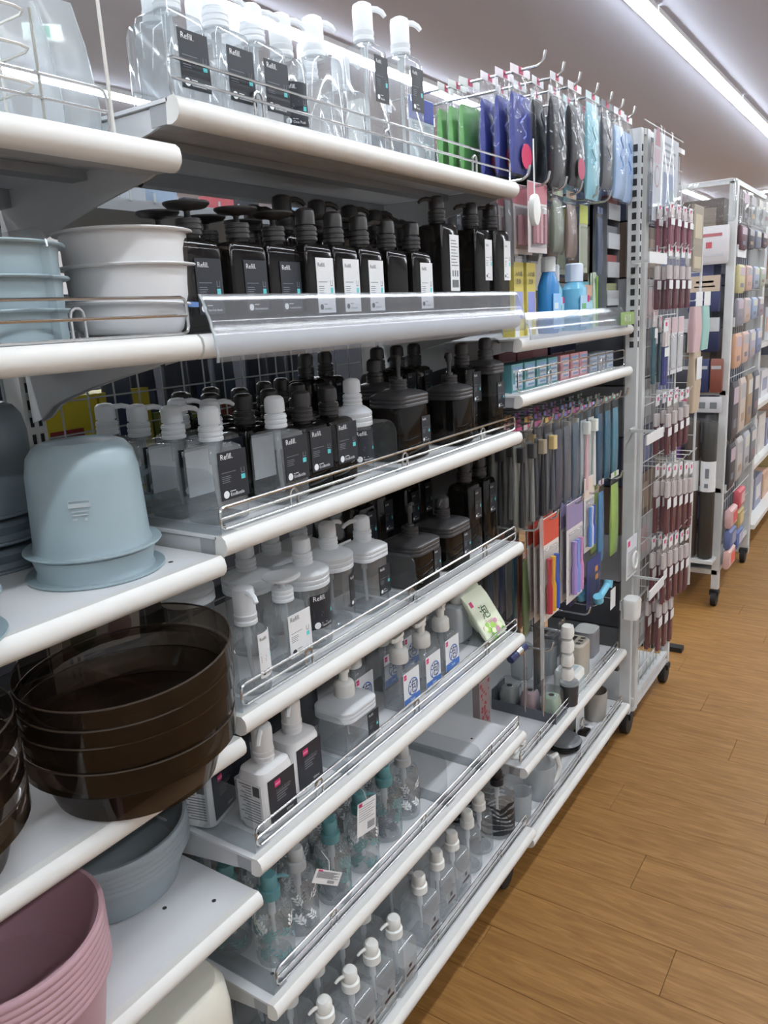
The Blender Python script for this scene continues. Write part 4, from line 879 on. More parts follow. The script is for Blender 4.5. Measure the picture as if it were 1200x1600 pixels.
def ycard(lbl, x):
    t = thing('denture_box', lbl, 'box', (x, .075, Z0+zz)); obj('carton', M().box(-.026, .026, 0, .03, 0, .165), col('cdbf62'), t, smooth=False)
    q = M().box(-.02, .02, -.0005, 0, .04, .10, 0).box(-.022, .0, -.0005, 0, .0, .035, 2); text(q, '入れ歯', .013, -.02, .135, -.0008, 1); text(q, '洗浄', .013, -.016, .118, -.0008, 1); obj('print', q, [col('8f95cf'), col('2c3360'), LWHITE], t, smooth=False)
ycard('yellow printed box, first on the mouthwash shelf', 1.055); ycard('yellow printed box, second on the mouthwash shelf', 1.125)
mbottle('tall deep blue mouthwash bottle with white cap', 1.205, .065, .058, .180, '2f7fc0', 'd8dcdf'); mbottle('pale aqua mouthwash bottle right behind the blue one', 1.285, .085, .052, .165, '7fb9cf', 'd2dde6', .04, 'p'); mbottle('wide aqua mouthwash bottle with pink corner label', 1.365, .060, .075, .168, '6fb3d2', 'cfdcec', .045, 'p')
mbottle('blue mouthwash bottle in the back row, left', 1.22, .17, .058, .175, '3c86bd', 'cdd3d8'); mbottle('blue mouthwash bottle in the back row, right', 1.32, .18, .058, .170, '3c86bd', 'cdd3d8')
t = thing('aqua_pouch', 'aqua and peach refill pouch on the mouthwash shelf', 'pouch', (1.475, .075, Z0+zz)); obj('pouch', M().loft([rr(.075, .03, .008, 0), rr(.078, .02, .006, .06), rr(.076, .003, .001, .125)]), col('6fb4c4', .3), t); obj('print', M().box(-.03, .03, -.014, -.0125, .085, .115, 0).box(-.028, .028, -.0165, -.014, .03, .075, 1), [col('d0a892'), col('a8d6df')], t, smooth=False)
for k, x in enumerate((1.55, 1.59, 1.63)): t = thing('green_sachet', 'slim green and white sachet on the mouthwash shelf, %s of three' % ('left', 'middle', 'right')[k], 'sachet', (x, .07+.02*k, Z0+zz), 0, 'green sachets'); obj('pouch', M().loft([rr(.034, .012, .003, 0), rr(.034, .01, .003, .09), rr(.034, .001, .0004, .150)]), col('c9d6c0'), t); obj('stripe', M().box(-.004, .008, -.0075, -.006, .004, .14), col('77a949'), t, smooth=False)
# floss boxes
zz = S['B']
def fbox(lbl, x, y, w2, d2, hh, c, c2, g=None):
    t = thing('floss_box', lbl, 'box', (x, y, Z0+zz), 0, g); obj('carton', M().box(-w2/2, w2/2, 0, d2, 0, hh), col(c), t, smooth=False)
    q = M().box(-w2*.42, w2*.42, -.0008, 0, hh*.08, hh*.9, 0).box(-w2*.42, w2*.42, -.0012, -.0008, hh*.80, hh*.9, 1)
    for k in range(3): q.box(-w2*.2, w2*.35, -.0012, -.0008, hh*(.15+.2*k), hh*(.22+.2*k), 1)
    q.box(-w2*.4, -w2*.24, -.0012, -.0008, hh*.3, hh*.7, 2); obj('print', q, [col(c2), col('7f9fc4'), col(c)], t, smooth=False)
for k, x in enumerate((.985, 1.055, 1.125, 1.195)): fbox('teal and white floss box behind the wire guard, %s of four' % ('first', 'second', 'third', 'last')[k], x, .05, .060, .05, .062, '5f9aa0', 'c6d3dc', 'teal floss boxes')
for k, x in enumerate((1.275, 1.345, 1.41)): fbox('pink floss box behind the wire guard, %s of three' % ('first', 'second', 'last')[k], x, .05, .060, .05, .062, 'c98f95', 'd6bcc0', 'pink floss boxes')
for k, x in enumerate((1.49, 1.56, 1.63)): fbox('pale grey floss box behind the wire guard, %s of three' % ('first', 'second', 'last')[k], x, .05, .062, .05, .05, 'a9b2ba', 'c3c9d2', 'grey floss boxes')
for k, (x, c, n_) in enumerate(((1.17, '8c5560', 'dull rose'), (1.28, 'b06f78', 'rose'), (1.38, 'c48890', 'light rose'), (1.50, '232c58', 'navy'), (1.60, '27305c', 'dark blue'))): t = thing('carton', '%s carton standing behind the small floss boxes' % n_, 'box', (x, .16, Z0+zz)); obj('box', M().box(-.05, .05, 0, .06, 0, .085), col(c), t, smooth=False); obj('print', M().box(-.04, .04, -.001, 0, .05, .056).box(-.04, .01, -.001, 0, .02, .024), col('c9b8bc'), t, smooth=False)
t = thing('carton', 'orange carton lying on top at the end of the floss shelf', 'box', (1.60, .17, Z0+zz+.086)); obj('box', M().box(-.05, .05, 0, .05, 0, .022), col('c8672f'), t, smooth=False); obj('print', M().box(-.01, .04, -.001, 0, .004, .018), col('d8a23f'), t, smooth=False)
# toothbrush rows
T3 = -.262
def tbrush(c, hc):
    def f(t, w, h, tk):
        obj('handle', M().tube([(0, -tk*.8, -h*.93), (0, -tk*.8, -h*.62), (0, -tk*.9, -h*.28)], [w*.15, w*.13, w*.07], 7), col(c), t); obj('brush_head', M().loft([rr(w*.42, tk*1.4, .003, -h*.28, 3, 0, -tk*.9), rr(w*.42, tk*1.4, .003, -h*.14, 3, 0, -tk*.9)]), col(hc), t)
    return f
tp = [pack('toothbrush_pack/%d' % k, .044, .235, .012, *a) for k, a in enumerate((('6f7069', 'b04a78'), ('595a58', 'c2b8be'), ('3c3f46', '9c5a86'), ('5f6166', 'c0a85a'), ('3f4658', '7a6fae'), ('565d68', '7a7fbc'), ('4a5f70', 'a06a9c'), ('a9b2b6', '8fa0d8'), ('c2c6c4', 'a3aee0'), ('24506e', '6f9aa0'), ('3d6f86', '8fc0b8'), ('5a8fa3', '9ccbb8')))]
hd = [('2a2b2d', '2a2b2d'), ('7a7b78', '3c3c3c'), ('24262a', '9a8f7c'), ('55585e', 'c9b37c'), ('6a6f78', None), ('7c828c', None), ('b8babb', None), ('d8b0b4', 'd4d8d4'), ('d7dad6', 'dfe3da'), None, None, None]
xs3 = (.945, 1.005, 1.065, 1.13, 1.19, 1.25, 1.31, 1.37, 1.43, 1.50, 1.57, 1.64)
nm3 = ('grey toothbrush pack', 'charcoal toothbrush pack', 'black toothbrush pack', 'grey toothbrush pack with cream head', 'slate toothbrush pack', 'steel blue toothbrush pack', 'bluish grey toothbrush pack', 'pale pink toothbrush pack', 'white toothbrush pack', 'deep blue sleeve pack', 'blue green sleeve pack', 'aqua sleeve pack')
for k, x in enumerate(xs3):
    hook('steel hook of the toothbrush row holding the %s' % nm3[k], x, T3)
    if hd[k] and hd[k][1]: tbrush(*hd[k])(tp[k], .044, .235, .012); KIDS[tp[k].name] = [o for o in C.objects if o.parent == tp[k]]
    for j in range(3): hang(tp[k], '%s in the toothbrush row, %s' % (nm3[k], ORD[j]), x, .035+.055*j, T3-.004, .05*(j-1), 'toothbrush row: '+nm3[k])
T4 = -.500
def kids3(cols):
    def f(t, w, h, tk):
        for k, c in enumerate(cols):
            x = -w*.20+k*w*.2; obj('toothbrush', M().tube([(x, -tk*.7, -h*.92), (x, -tk*.7, -h*.66), (x, -tk*.7, -h*.60), (x, -tk*.7, -h*.36)], [w*.07, w*.075, w*.045, w*.06], 7), col(c), t)
        q = M(); rr_ = random.Random(4)
        for k in range(12): cx, cz = rr_.choice((-1, 1))*w*rr_.uniform(.34, .46), -h*rr_.uniform(.28, .95); q.box(cx-.0015, cx+.0015, -.0009, -.0004, cz-.0015, cz+.0015)
        obj('dot_print', q, col('8a8f94'), t, smooth=False)
    return f
for x, d in ((.98, 'nearest'), ((1.096, 0.020, 0.802)[0], 'holding the orange card'), ((1.269, 0.020, 0.788)[0], 'holding the lilac card'), ((1.393, 0.020, 0.791)[0], 'holding the blue and white card'), ((1.597, 0.020, 0.758)[0], 'holding the green pack')): hook('steel hook of the card row, '+d, x, T4)
oc = pack('kids_toothbrush_card/o', .118, .255, .012, 'd9d2cc', 'd9d2cc', None, 'c9503c', card=True, item=kids3(('b02c3a', 'd9a22c', '3556b0')))
lc = pack('kids_toothbrush_card/l', .118, .262, .012, 'd9d2cc', 'd6d0ce', None, '8f84a8', card=True, item=kids3(('a48ac8', '8098d8', 'c88ab8')))
for k in range(3): hang(oc, 'children\'s toothbrush card with orange top and three brushes, '+ORD[k], (1.096, 0.020, 0.802)[0]+.004*k, .020+.018*k, T4-.004, 0, 'orange topped toothbrush cards'); hang(lc, 'children\'s toothbrush card with lilac top and pastel brushes, '+ORD[k], (1.269, 0.020, 0.788)[0]+.004*k, .020+.018*k, T4-.004, 0, 'lilac topped toothbrush cards')
obc = pack('kids_toothbrush_card/b', .080, .20, .012, 'c9d2dc', 'd4d0cc', None, 'd8c9bc', card=True, item=kids3(('5a8fd8', 'cfd8e6', '3f5ac0')))
for k in range(2): hang(obc, 'blue and white toothbrush card right of the lilac one, '+ORD[k], (1.393, 0.020, 0.791)[0], .025+.05*k, T4+.035, 0, 'blue and white toothbrush cards')
gp = pack('green_brush_pack', .070, .25, .012, 'a8c86a', 'd0d4cc', None, '7fae4a', clearh=.1); bp = pack('blue_slim_pack', .045, .24, .012, '4a86b4', 'a9b6c0', None, '8f3440', clearh=.1)
for k in range(2): hang(gp, 'lime green brush pack at the right end of the card row, '+ORD[k], (1.597, 0.020, 0.758)[0], .02+.06*k, T4+.01, 0, 'lime green packs'); hang(bp, 'slim blue pack left of the lime green ones, '+ORD[k], (1.475, 0.020, 0.770)[0], .02+.06*k, T4+.01, 0, 'slim blue packs')
RX = ((1.217, 0.260, 0.632)[0], (1.189, 0.230, 0.646)[0], (1.164, 0.200, 0.658)[0], (1.138, 0.170, 0.672)[0], (1.121, 0.145, 0.681)[0], (1.102, 0.120, 0.691)[0], (1.068, 0.090, 0.707)[0], (1.033, 0.060, 0.724)[0])
for j, (c, n_) in enumerate((('2c4f60', 'dark teal'), ('5f86a8', 'pale blue'), ('8b8f8c', 'grey'), ('4a5f8a', 'blue'), ('8d938f', 'light grey'), ('3f88a8', 'bright blue'), ('8a4e38', 'rust'), ('5f7344', 'green'))):
    hang(pack('ruler_pack/%d' % j, .050, .215, .008, c, 'a58a80', None, 'b0705a', clearh=.06), 'slim %s pack hanging below the fourth shelf end' % n_, RX[j], .26-.029*j, T4-.08, .1)
t = thing('clip_strip', 'long translucent plastic hanging strip at the bay post', 'strip', (.955, -.018, Z0-.46)); obj('strip', M().loft([rr(.022, .0015, .0007, -.40, 2), rr(.024, .0015, .0007, -.2, 2), rr(.020, .0015, .0007, .0, 2)]), HAZE, t)
T5 = -.835
for x, d in ((1.06, 'nearest'), (1.19, 'second'), (1.33, 'third'), ((1.407, 0.020, 0.645)[0], 'holding the navy card')): hook('steel hook of the lowest hook row, '+d, x, T5)
nv = pack('navy_toy_card', .115, .13, .012, '2a3468', '2c3568', None, '343e78', card=True)
obj('cyan_toy', M().tube([(-.03, -.025, -.10), (.035, -.03, -.075)], .010, 10).tube([(-.028, -.025, -.108), (-.036, -.025, -.09)], .014, 10).tube([(.032, -.03, -.085), (.040, -.03, -.065)], .013, 10), col('6fb8d0', .3), nv); obj('orange_print', M().box(.01, .035, -.0016, -.0008, -.06, -.045).box(.008, .03, -.0016, -.0008, -.035, -.02), col('c98a4a'), nv, smooth=False); KIDS[nv.name] = [o for o in C.objects if o.parent == nv]
for k in range(2): hang(nv, 'navy card with a cyan rubber toy, '+ORD[k], (1.407, 0.020, 0.645)[0], .015+.05*k, -.70, 0, 'navy toy cards')
t = thing('capsule_strip', 'hanging clear strip of white capsules above the toothbrush stands', 'strip', ((1.177, 0.020, 0.547)[0], .02, Z0-.795)); obj('backing', M().box(-.022, .022, 0, .001, -.17, .0), FILM, t, smooth=False)
for k in range(4): obj('capsule', M().loft([rr(.034, .03, .010, -.045-k*.040, 4, 0, -.015), rr(.036, .032, .011, -.030-k*.040, 4, 0, -.015), rr(.030, .026, .009, -.014-k*.040, 4, 0, -.015)]), PWHITE, t)
for k in range(2): hang(pack('peach_card', .035, .16, .006, 'c2a496', 'c9b3a4', None, 'cdbcae', card=True), 'peach coloured card hanging at the shelf end, '+ORD[k], (1.048, 0.020, 0.598)[0], .02+.05*k, T5-.01, .5, 'peach cards')
hang(pack('black_slim_card', .05, .25, .006, '23262a', '26292e', None, '2b2e33', card=True), 'slim black card hanging behind the white capsules', 1.20, .10, T5+.03)
# toothbrush stands shelf
zz = S['Cc']
t = thing('display_tray', 'clear slanted tray holding three small toothbrush stands', 'tray', (1.175, .115, Z0+zz)); obj('tray', M().box(-.040, .040, -.095, .095, 0, .010).box(-.040, .040, .092, .095, .01, .06).box(-.040, -.037, -.095, .092, .01, .03), mat('tray_grey', '585c62', .3), t, smooth=False)
for k, (c, n_) in enumerate((('a7aaa8', 'pale grey'), ('b39a9e', 'dusty pink'), ('a6b8a6', 'mint'))):
    t = thing('toothbrush_stand', '%s toothbrush stand in a clear blister on the grey tray' % n_, 'stand', (1.178, .175-.062*k, Z0+zz+.011)); b = M().loft([rr(.048, .044, .010, 0), rr(.050, .046, .012, .03), rr(.042, .038, .012, .048), rr(.030, .026, .01, .051)]); obj('body', b, col(c, .3), t); obj('hole', M().lathe([(.008, .0512), (.008, .0516)], 12), DARK, t)
    obj('blister', M().loft([rr(.058, .056, .010, -.0005), rr(.056, .054, .010, .062), rr(.046, .044, .010, .070)]), SHEET, t)
def cup(lbl, x, y, R, h, mt, name='cup', zz_=None, r1=None, hollow=True):
    t = thing(name, lbl, 'cup', (x, y, Z0+(zz if zz_ is None else zz_))); r1 = r1 or R*.9
    obj('body', M().lathe([(r1-.003, 0), (r1, .003), (R, h-.002), (R-.001, h), (R-.0025, h-.001), (r1-.003, .006), (r1*.4, .005)], 26), mt, t); return t
t = cup('dark patterned small cup right of the grey tray', 1.262, .032, .026, .062, mat('pattern_dark', '3a3a3c', .4)); obj('cup_lid', M().lathe([(.027, .063), (.028, .066), (.026, .070), (.010, .072)], 22), HAZE, t)
t = thing('soap_case', 'white boxed soap case on the toothbrush stand shelf', 'box', (1.335, .060, Z0+zz)); obj('box', M().loft([rr(.072, .070, .012, 0), rr(.074, .072, .014, .066), rr(.066, .064, .012, .072)]), PWHITE, t); obj('sleeve', M().box(-.030, .030, -.037, -.0361, .008, .05).box(-.025, .025, -.02, .02, .0722, .0728), col('a8b8bc'), t, smooth=False)
def stand(lbl, x, y, w2, d2, hh, c, holes=True, rz=0):
    t = thing('toothbrush_stand', lbl, 'stand', (x, y, Z0+zz), rz); obj('body', M().loft([rr(w2*.92, d2*.92, .016, 0), rr(w2, d2, .020, .006), rr(w2, d2, .020, hh-.006), rr(w2-.010, d2-.010, .018, hh)]), c, t)
    if holes: obj('slot', M().box(-w2*.32, w2*.32, .0, d2*.30, hh, hh+.0006), DARK, t, smooth=False)
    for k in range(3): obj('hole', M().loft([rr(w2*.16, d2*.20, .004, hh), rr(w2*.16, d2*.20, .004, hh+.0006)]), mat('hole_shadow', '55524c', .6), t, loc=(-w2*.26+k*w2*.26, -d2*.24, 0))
BEI = mat('beige_plastic', 'bdb6a8', .4)
stand('beige toothbrush stand with holes in its top', 1.448, .085, .084, .074, .112, BEI); stand('white topped grey toothbrush stand with black openings', 1.605, .105, .080, .070, .085, mat('stand_grey', '8e8e93', .4)); obj('white_top', M().loft([rr(.083, .068, .02, .0862), rr(.075, .063, .02, .0868)]), PWHITE, bpy.data.objects['toothbrush_stand.004'])
stand('dark grey toothbrush stand at the back of the shelf', 1.53, .205, .08, .065, .085, mat('stand_dark', '55565b', .4))
cup('tall clear tumbler behind the white soap case', 1.42, .165, .034, .095, HAZE); cup('clear tumbler at the back of the toothbrush stand shelf', 1.36, .22, .036, .10, HAZE)
for k, (x, y) in enumerate(((.99, .05), (.945, .05), (1.03, .09))): t = thing('ring_holder', 'small white ring holder at the near end of the toothbrush stand shelf, %s' % ('front', 'middle', 'back')[k], 'holder', (x, y, Z0+zz)); obj('base', M().lathe([(.018, 0), (.019, .004), (.012, .009)], 20), PWHITE, t); obj('ring', M().tube([(.012*cos(a*pi/7), 0, .022+.012*sin(a*pi/7)) for a in range(14)], .004, 7, closed=True), PWHITE, t)
t = thing('blue_tube', 'dark blue and silver wrapped packet hanging under the fifth shelf end', 'packet', (.95, .05, Z0-.80)); obj('wrap', M().tube([(-.03, 0, -.01), (.03, -.01, .006)], [.011, .012], 10), col('2f3a66', .2), t); obj('band', M().tube([(-.006, -.004, -.004), (.012, -.007, .001)], .0125, 10), CHROME, t)
# mugs and lids on the base shelf
zz = S['D']
t = cup('clear mug with white handle on the lowest shelf', 1.085, .050, .044, .098, HAZE, 'mug'); obj('handle', M().tube([(.040, -.01, .088), (.068, -.022, .090), (.080, -.028, .052), (.062, -.022, .016), (.040, -.01, .014)], .008, 8), PWHITE, t)
t = cup('hazy clear tumbler beside the white handled mug', .972, .055, .032, .075, HAZE, 'tumbler'); obj('handle', M().tube([(.03, 0, .06), (.055, -.004, .055), (.055, -.004, .022), (.03, 0, .016)], .004, 7), HAZE, t)
t = thing('soap_dish', 'round grey glassy soap dish with dark rim on the lowest shelf', 'dish', (1.335, .075, Z0+zz)); obj('body', M().lathe([(.035, 0), (.048, .010), (.052, .028), (.050, .028), (.04, .012)], 30), SMOKE, t); obj('lid', M().lathe([(.051, .029), (.045, .036), (.01, .038)], 30), mat('grey_glass', '7a7c80', .15), t)
t = thing('key_ring', 'chrome ring hook in clear pack on the lowest shelf', 'hook', (1.445, .06, Z0+zz)); obj('ring', M().tube([(.018*cos(a*pi/8), .0, .03+.018*sin(a*pi/8)) for a in range(16)], .0025, 7, closed=True), CHROME, t); obj('card', M().box(-.03, .04, .008, .0095, .001, .07), LWHITE, t, smooth=False); obj('base', M().box(-.02, .02, -.02, .02, 0, .010), SMOKE, t)
t = cup('grey beige cup standing on the lowest shelf near the casters', 1.555, .060, .040, .095, mat('cup_greige', '9b9790', .4)); cup('beige cup behind the grey one on the lowest shelf', 1.61, .15, .036, .10, BEI)
for k in range(9): t = thing('small_suction_hook', 'tiny clear suction hook along the lowest shelf, %s from the near end' % NTH[k], 'hook', (1.12+k*.06, .205-.01*(k % 3), Z0+zz), 0, 'tiny suction hooks'); obj('cup', M().lathe([(.012, 0), (.010, .006), (.004, .010)], 12), HAZE, t); obj('hook', M().tube([(0, 0, .01), (0, -.01, .012), (0, -.01, .02)], .0015, 6), CHROME, t)

# ---------------------------------------------------------------- wheeled racks at the end
def caster(t, x, y):
    c = obj('caster', M().box(-.018, .018, -.02, .02, .055, .075), RUB, t, smooth=False, loc=(x, y, 0))
    b = M().lathe([(.026, -.014), (.038, -.012), (.038, .012), (.026, .014)], 20); b.v = [(p[0], p[2], p[1]+.038) for p in b.v]; obj('wheel', b, RUB, c)
RM = mat('rack_white', 'c9cbca', .4)
t = thing('wheeled_rack', 'white wheeled mesh rack with slotted post beside the toothbrush bay', 'rack', (0, 0, 0))
ZT = Z0+.475
obj('post', M().box(1.712, 1.735, -.004, .03, .075, ZT).box(1.745, 1.775, -.012, .03, .075, ZT), RM, t, smooth=False)
b = M()
for k in range(19): b.box(1.7105, 1.712, .006, .018, ZT-.06-k*.030, ZT-.042-k*.030); b.box(1.717, 1.729, -.0045, -.0035, ZT-.06-k*.030, ZT-.042-k*.030)
obj('post_slot', b, DARK, t, smooth=False)
obj('post', M().box(2.165, 2.19, -.012, .012, .075, Z0-.34).box(2.165, 2.19, .34, .36, .075, ZT).box(1.715, 1.74, .34, .36, .075, ZT), RM, t, smooth=False)
for z in (.085, .115): obj('bottom_rail', M().box(1.735, 2.18, -.010, .010, z-.008, z+.008), RM, t, smooth=False)
obj('top_rail', M().box(1.735, 2.18, -.008, .008, ZT-.015, ZT), RM, t, smooth=False)
for k in range(20):
    z = .19+k*.09; obj('cross_wire', M().tube([(1.745, -.002, z), (2.18, -.002, z)], .0035 if k < 4 else .0018, 6), RM, t)
for k in range(9): obj('vertical_wire', M().tube([(1.80+k*.045, .003, .1), (1.80+k*.045, .003, ZT-.02)], .0012, 5), RM, t)
obj('end_wire', M().tube([(2.12, -.015, .42), (2.12, -.015, ZT-.1)], .0035, 6), RM, t)
for z, x0, x1 in ((Z0+.115, 1.47, 1.64), (Z0-.364, 1.49, 1.66), (Z0-.84, 1.56, 1.72)): obj('label_holder', M().box(x0, x1, -.102, -.098, z-.014, z+.014), LWHITE, t, smooth=False); obj('holder_arm', M().box(x1-.006, x1, -.098, -.004, z-.004, z+.004).box(x1-.006, 1.73, -.006, -.002, z-.004, z+.004), RM, t, smooth=False)
obj('bottom_tray', M().box(1.74, 2.17, .0, .34, .10, .104), RM, t, smooth=False)
for x, y in ((1.73, .01), (2.16, .0), (1.73, .34), (2.16, .34)): caster(t, x, y)
for x, bs in ((.86, 'base_shelf'), (1.62, 'base_shelf.002'), (-.85, 'base_shelf.001')):
    pr_ = bpy.data.objects[bs]; L = pr_.location; c = obj('caster', M().box(-.014, .014, -.02, .02, .06, .080), RUB, pr_, smooth=False, loc=(x-L.x, .05-L.y, -L.z)); b = M().lathe([(.022, -.012), (.035, -.011), (.035, .011), (.022, .012)], 20); b.v = [(q[0], q[2], q[1]+.035) for q in b.v]; obj('wheel', b, RUB, c)
# poster in a clear sleeve
t = thing('poster_sleeve', 'printed poster in a clear sleeve at the top of the wheeled rack', 'poster', (1.87, -.032, Z0+.355)); b = M().box(-.135, .135, 0, .001, -.125, .115, 0)
b.add([(-.095+.028*cos(a*pi/8), -.0004, .075+.05*sin(a*pi/8)) for a in range(9)], [tuple(range(9))], 1); b.box(-.125, -.065, -.0004, 0, .03, .068, 4)
b.add([(-.095+.026*cos(a*pi/8), -.0004, -.005+.03*sin(a*pi/8)) for a in range(16)], [tuple(range(16))], 1); b.add([(-.095+.021*cos(a*pi/8), -.0006, -.005+.025*sin(a*pi/8)) for a in range(16)], [tuple(range(16))], 0)
for k in range(4): b.box(-.04, .10-.02*(k % 2), -.0004, 0, .035+.018*k, .042+.018*k, 2)
b.box(-.03, .095, -.0004, 0, -.085, .015, 3).box(.01, .03, -.0006, -.0004, -.06, 0, 0).box(.045, .085, -.0006, -.0004, -.08, -.03, 5).box(-.05, .03, -.0004, 0, -.11, -.102, 2)
obj('poster', b, [col('c4c8cc'), col('b98a90'), col('8f949a'), col('8c97ac'), col('c9b2b6'), col('93a8a4')], t, smooth=False)
obj('sleeve', M().loft([rr(.285, .001, .0005, -.14, 2, .005, -.004), rr(.30, .005, .002, .0, 2, .008, -.004), rr(.285, .001, .0005, .13, 2, .003, -.004)]), SLEEVE, t)
# maroon stick packs on the aisle side of the rack
def sticks(c, hh):
    def f(t, w, h, tk):
        for k in range(2): obj('stick', M().tube([(-w*.22+k*w*.44, -.004, -h*.95), (-w*.22+k*w*.44, -.004, -h*hh)], w*.15, 6), col(c), t)
    return f
def stickpack(key, w, h, c, hh=.4):
    t = thing('stick_pack', '', 'pack'); obj('film', M().loft([rr(w, .002, .001, -h, 2), rr(w, .014, .003, -h*.9, 2), rr(w, .014, .003, -h*.2, 2), rr(w, .001, .0005, -.0, 2)]), FILM, t)
    for k in range(2): obj('stick', M().tube([(-w*.22+k*w*.46, -.001, -h*.97), (-w*.22+k*w*.46, -.001, -h*hh)], w*.14, 6), col(c), t); obj('stick_cap', M().tube([(-w*.22+k*w*.46, -.001, -h*hh), (-w*.22+k*w*.46, -.001, -h*(hh-.22))], w*.17, 6), col('cfc6c4'), t)
    obj('white_band', M().box(-w*.5, w*.5, -.0085, -.0075, -h*(hh+.16), -h*(hh+.02)), LWHITE, t, smooth=False); obj('header', M().box(-w*.5, w*.5, -.004, -.002, -h*.12, .012), LWHITE, t, smooth=False); obj('brand_mark', M().box(-w*.2, w*.15, -.005, -.004, -h*.03, .006), PINK, t, smooth=False)
    t['fresh'] = 1; keep(t); return t
MAR = stickpack('m', .040, .175, '63303c', .48); MAL = stickpack('l', .040, .215, '66303a', .42); PNK = stickpack('p', .040, .12, '8a4a5c', .25); BLU = stickpack('b', .05, .19, '3a4482', .35); GRN = stickpack('g', .03, .2, '2c5f6c', .2)
rows = ((.265, PNK, 'pinkish stick pack in the topmost row', 4, -.035), (.150, MAR, 'maroon stick pack in the second row', 4, -.035), (-.285, MAR, 'maroon stick pack in the middle row', 4, -.045), (-.50, MAL, 'maroon stick pack below the middle label holder', 5, -.050), (-.735, MAL, 'maroon stick pack in the second lowest row', 5, -.045), (-.90, MAL, 'maroon stick pack in the lowest row', 3, -.035))
PL = ('nearest the post', 'second from the post', 'third from the post', 'fourth from the post', 'fifth from the post')
HR = {r[2]: h for r, h in zip(rows, ('in the topmost row', 'in the second row', 'in the middle row', 'below the middle label holder', 'in the second lowest row', 'in the lowest row'))}
for zr, pr, nm, n, y0 in rows:
    for k in range(n):
        x = 1.79+k*.075
        for j in range(2): hang(pr, '%s of the wheeled rack, %s, %s' % (nm.replace('stick pack in', 'stick pack,').replace('the ', ''), PL[k].replace(' from the post', ''), ('front', 'rear')[j]), x, y0-.034*(1-j), zr-(.012*k if zr < -.4 else 0), .0, nm)
        tt = thing('rack_hook', 'white hook %s of the wheeled rack, %s' % (HR[nm], PL[k]), 'hook', (x, 0, Z0+zr+.005), 0, 'white hooks of the wheeled rack'); obj('bar', M().tube([(0, 0, 0), (0, y0-.045, 0), (0, y0-.052, .012)], .002, 6), RM, tt)
hang(BLU, 'blue stick pack high on the wheeled rack', 1.86, -.045, -.065); hang(GRN, 'teal stick pack close to the rack post', 1.79, -.03, -.03)
for k in range(2): hang(GRN, 'teal stick pack behind the blue one, '+('left', 'right')[k], 1.83+.06*k, -.02, -.05)
WC = pack('white_card_pack', .07, .17, .010, 'c6c6c8', 'cfd0d2', None, 'c9b3b8', card=True)
for k in range(3): hang(WC, 'white card pack right of the blue stick pack, %s' % ('nearest', 'middle', 'farthest')[k], 1.95+.085*k, -.03, -.06, .0, 'white card packs on the rack')
hw = pack('heart_ring_card', .10, .115, .006, 'cfd2d6', 'd4d6d8', None, 'cdd2d8', card=True)
obj('ring', M().tube([(.004+.022*cos(a*pi/8), -.010, -.062+.026*sin(a*pi/8)) for a in range(16)], .0035, 6, closed=True), PWHITE, hw); obj('pink_mark', M().box(-.04, -.02, -.0012, -.0006, -.012, .004), PINK, hw, smooth=False); KIDS[hw.name] = [o for o in C.objects if o.parent == hw]
hang(hw, 'white card holding a white ring next to the rack post', 1.615, -.030, -.69)
t = thing('wall_cup', 'white plastic cup mounted low on the rack post', 'cup', (1.61, -.035, Z0-.935)); obj('body', M().loft([rr(.055, .045, .012, 0), rr(.062, .05, .015, .055), rr(.055, .042, .014, .063)]), PWHITE, t); obj('bracket', M().box(-.01, .01, .02, .034, .02, .05), PWHITE, t, smooth=False)
t = thing('white_tag_card', 'blank white price flag left of the white cup', 'tag', (1.475, -.02, Z0-.83)); obj('card', M().box(-.022, .022, 0, .001, -.03, .03), LWHITE, t, smooth=False); obj('arm', M().tube([(0, .001, 0), (0, .10, 0)], .0016, 5), CHROME, t)
t = thing('ring_hanger', 'white ring hanger clipped above the second row of hooks', 'hanger', (.945, -.012, Z0+.20)); b = M().lathe([(.0, -.008), (.030, -.006), (.032, 0), (.030, .006), (.0, .008)], 24); b.v = [(p[0]*.6, p[2], p[1]) for p in b.v]; obj('disc', b, PWHITE, t); obj('cord', M().tube([(0, 0, .03), (.02, .01, .14)], .0016, 5), LWHITE, t)
# thin frame beyond the rack
t = thing('wire_stand', 'thin white wire frame standing between the two racks', 'frame', (0, 0, 0)); obj('rod', M().tube([(2.46, -.012, Z0+.20), (2.46, -.012, Z0-1.105), (2.46, .03, Z0-1.115), (2.46, .33, Z0-1.115), (2.46, .33, Z0+.2)], .0045, 7), RM, t)
for k in range(12): obj('cross_wire', M().tube([(2.46, -.012, Z0-1.0+k*.1), (2.46, .33, Z0-1.0+k*.1)], .0014, 5), RM, t)
for x in (2.46,): obj('foot', M().box(2.44, 2.48, .0, .33, 0, .02), RUB, t, smooth=False); obj('foot_post', M().box(2.455, 2.465, .15, .17, .02, Z0-1.11), RM, t, smooth=False)
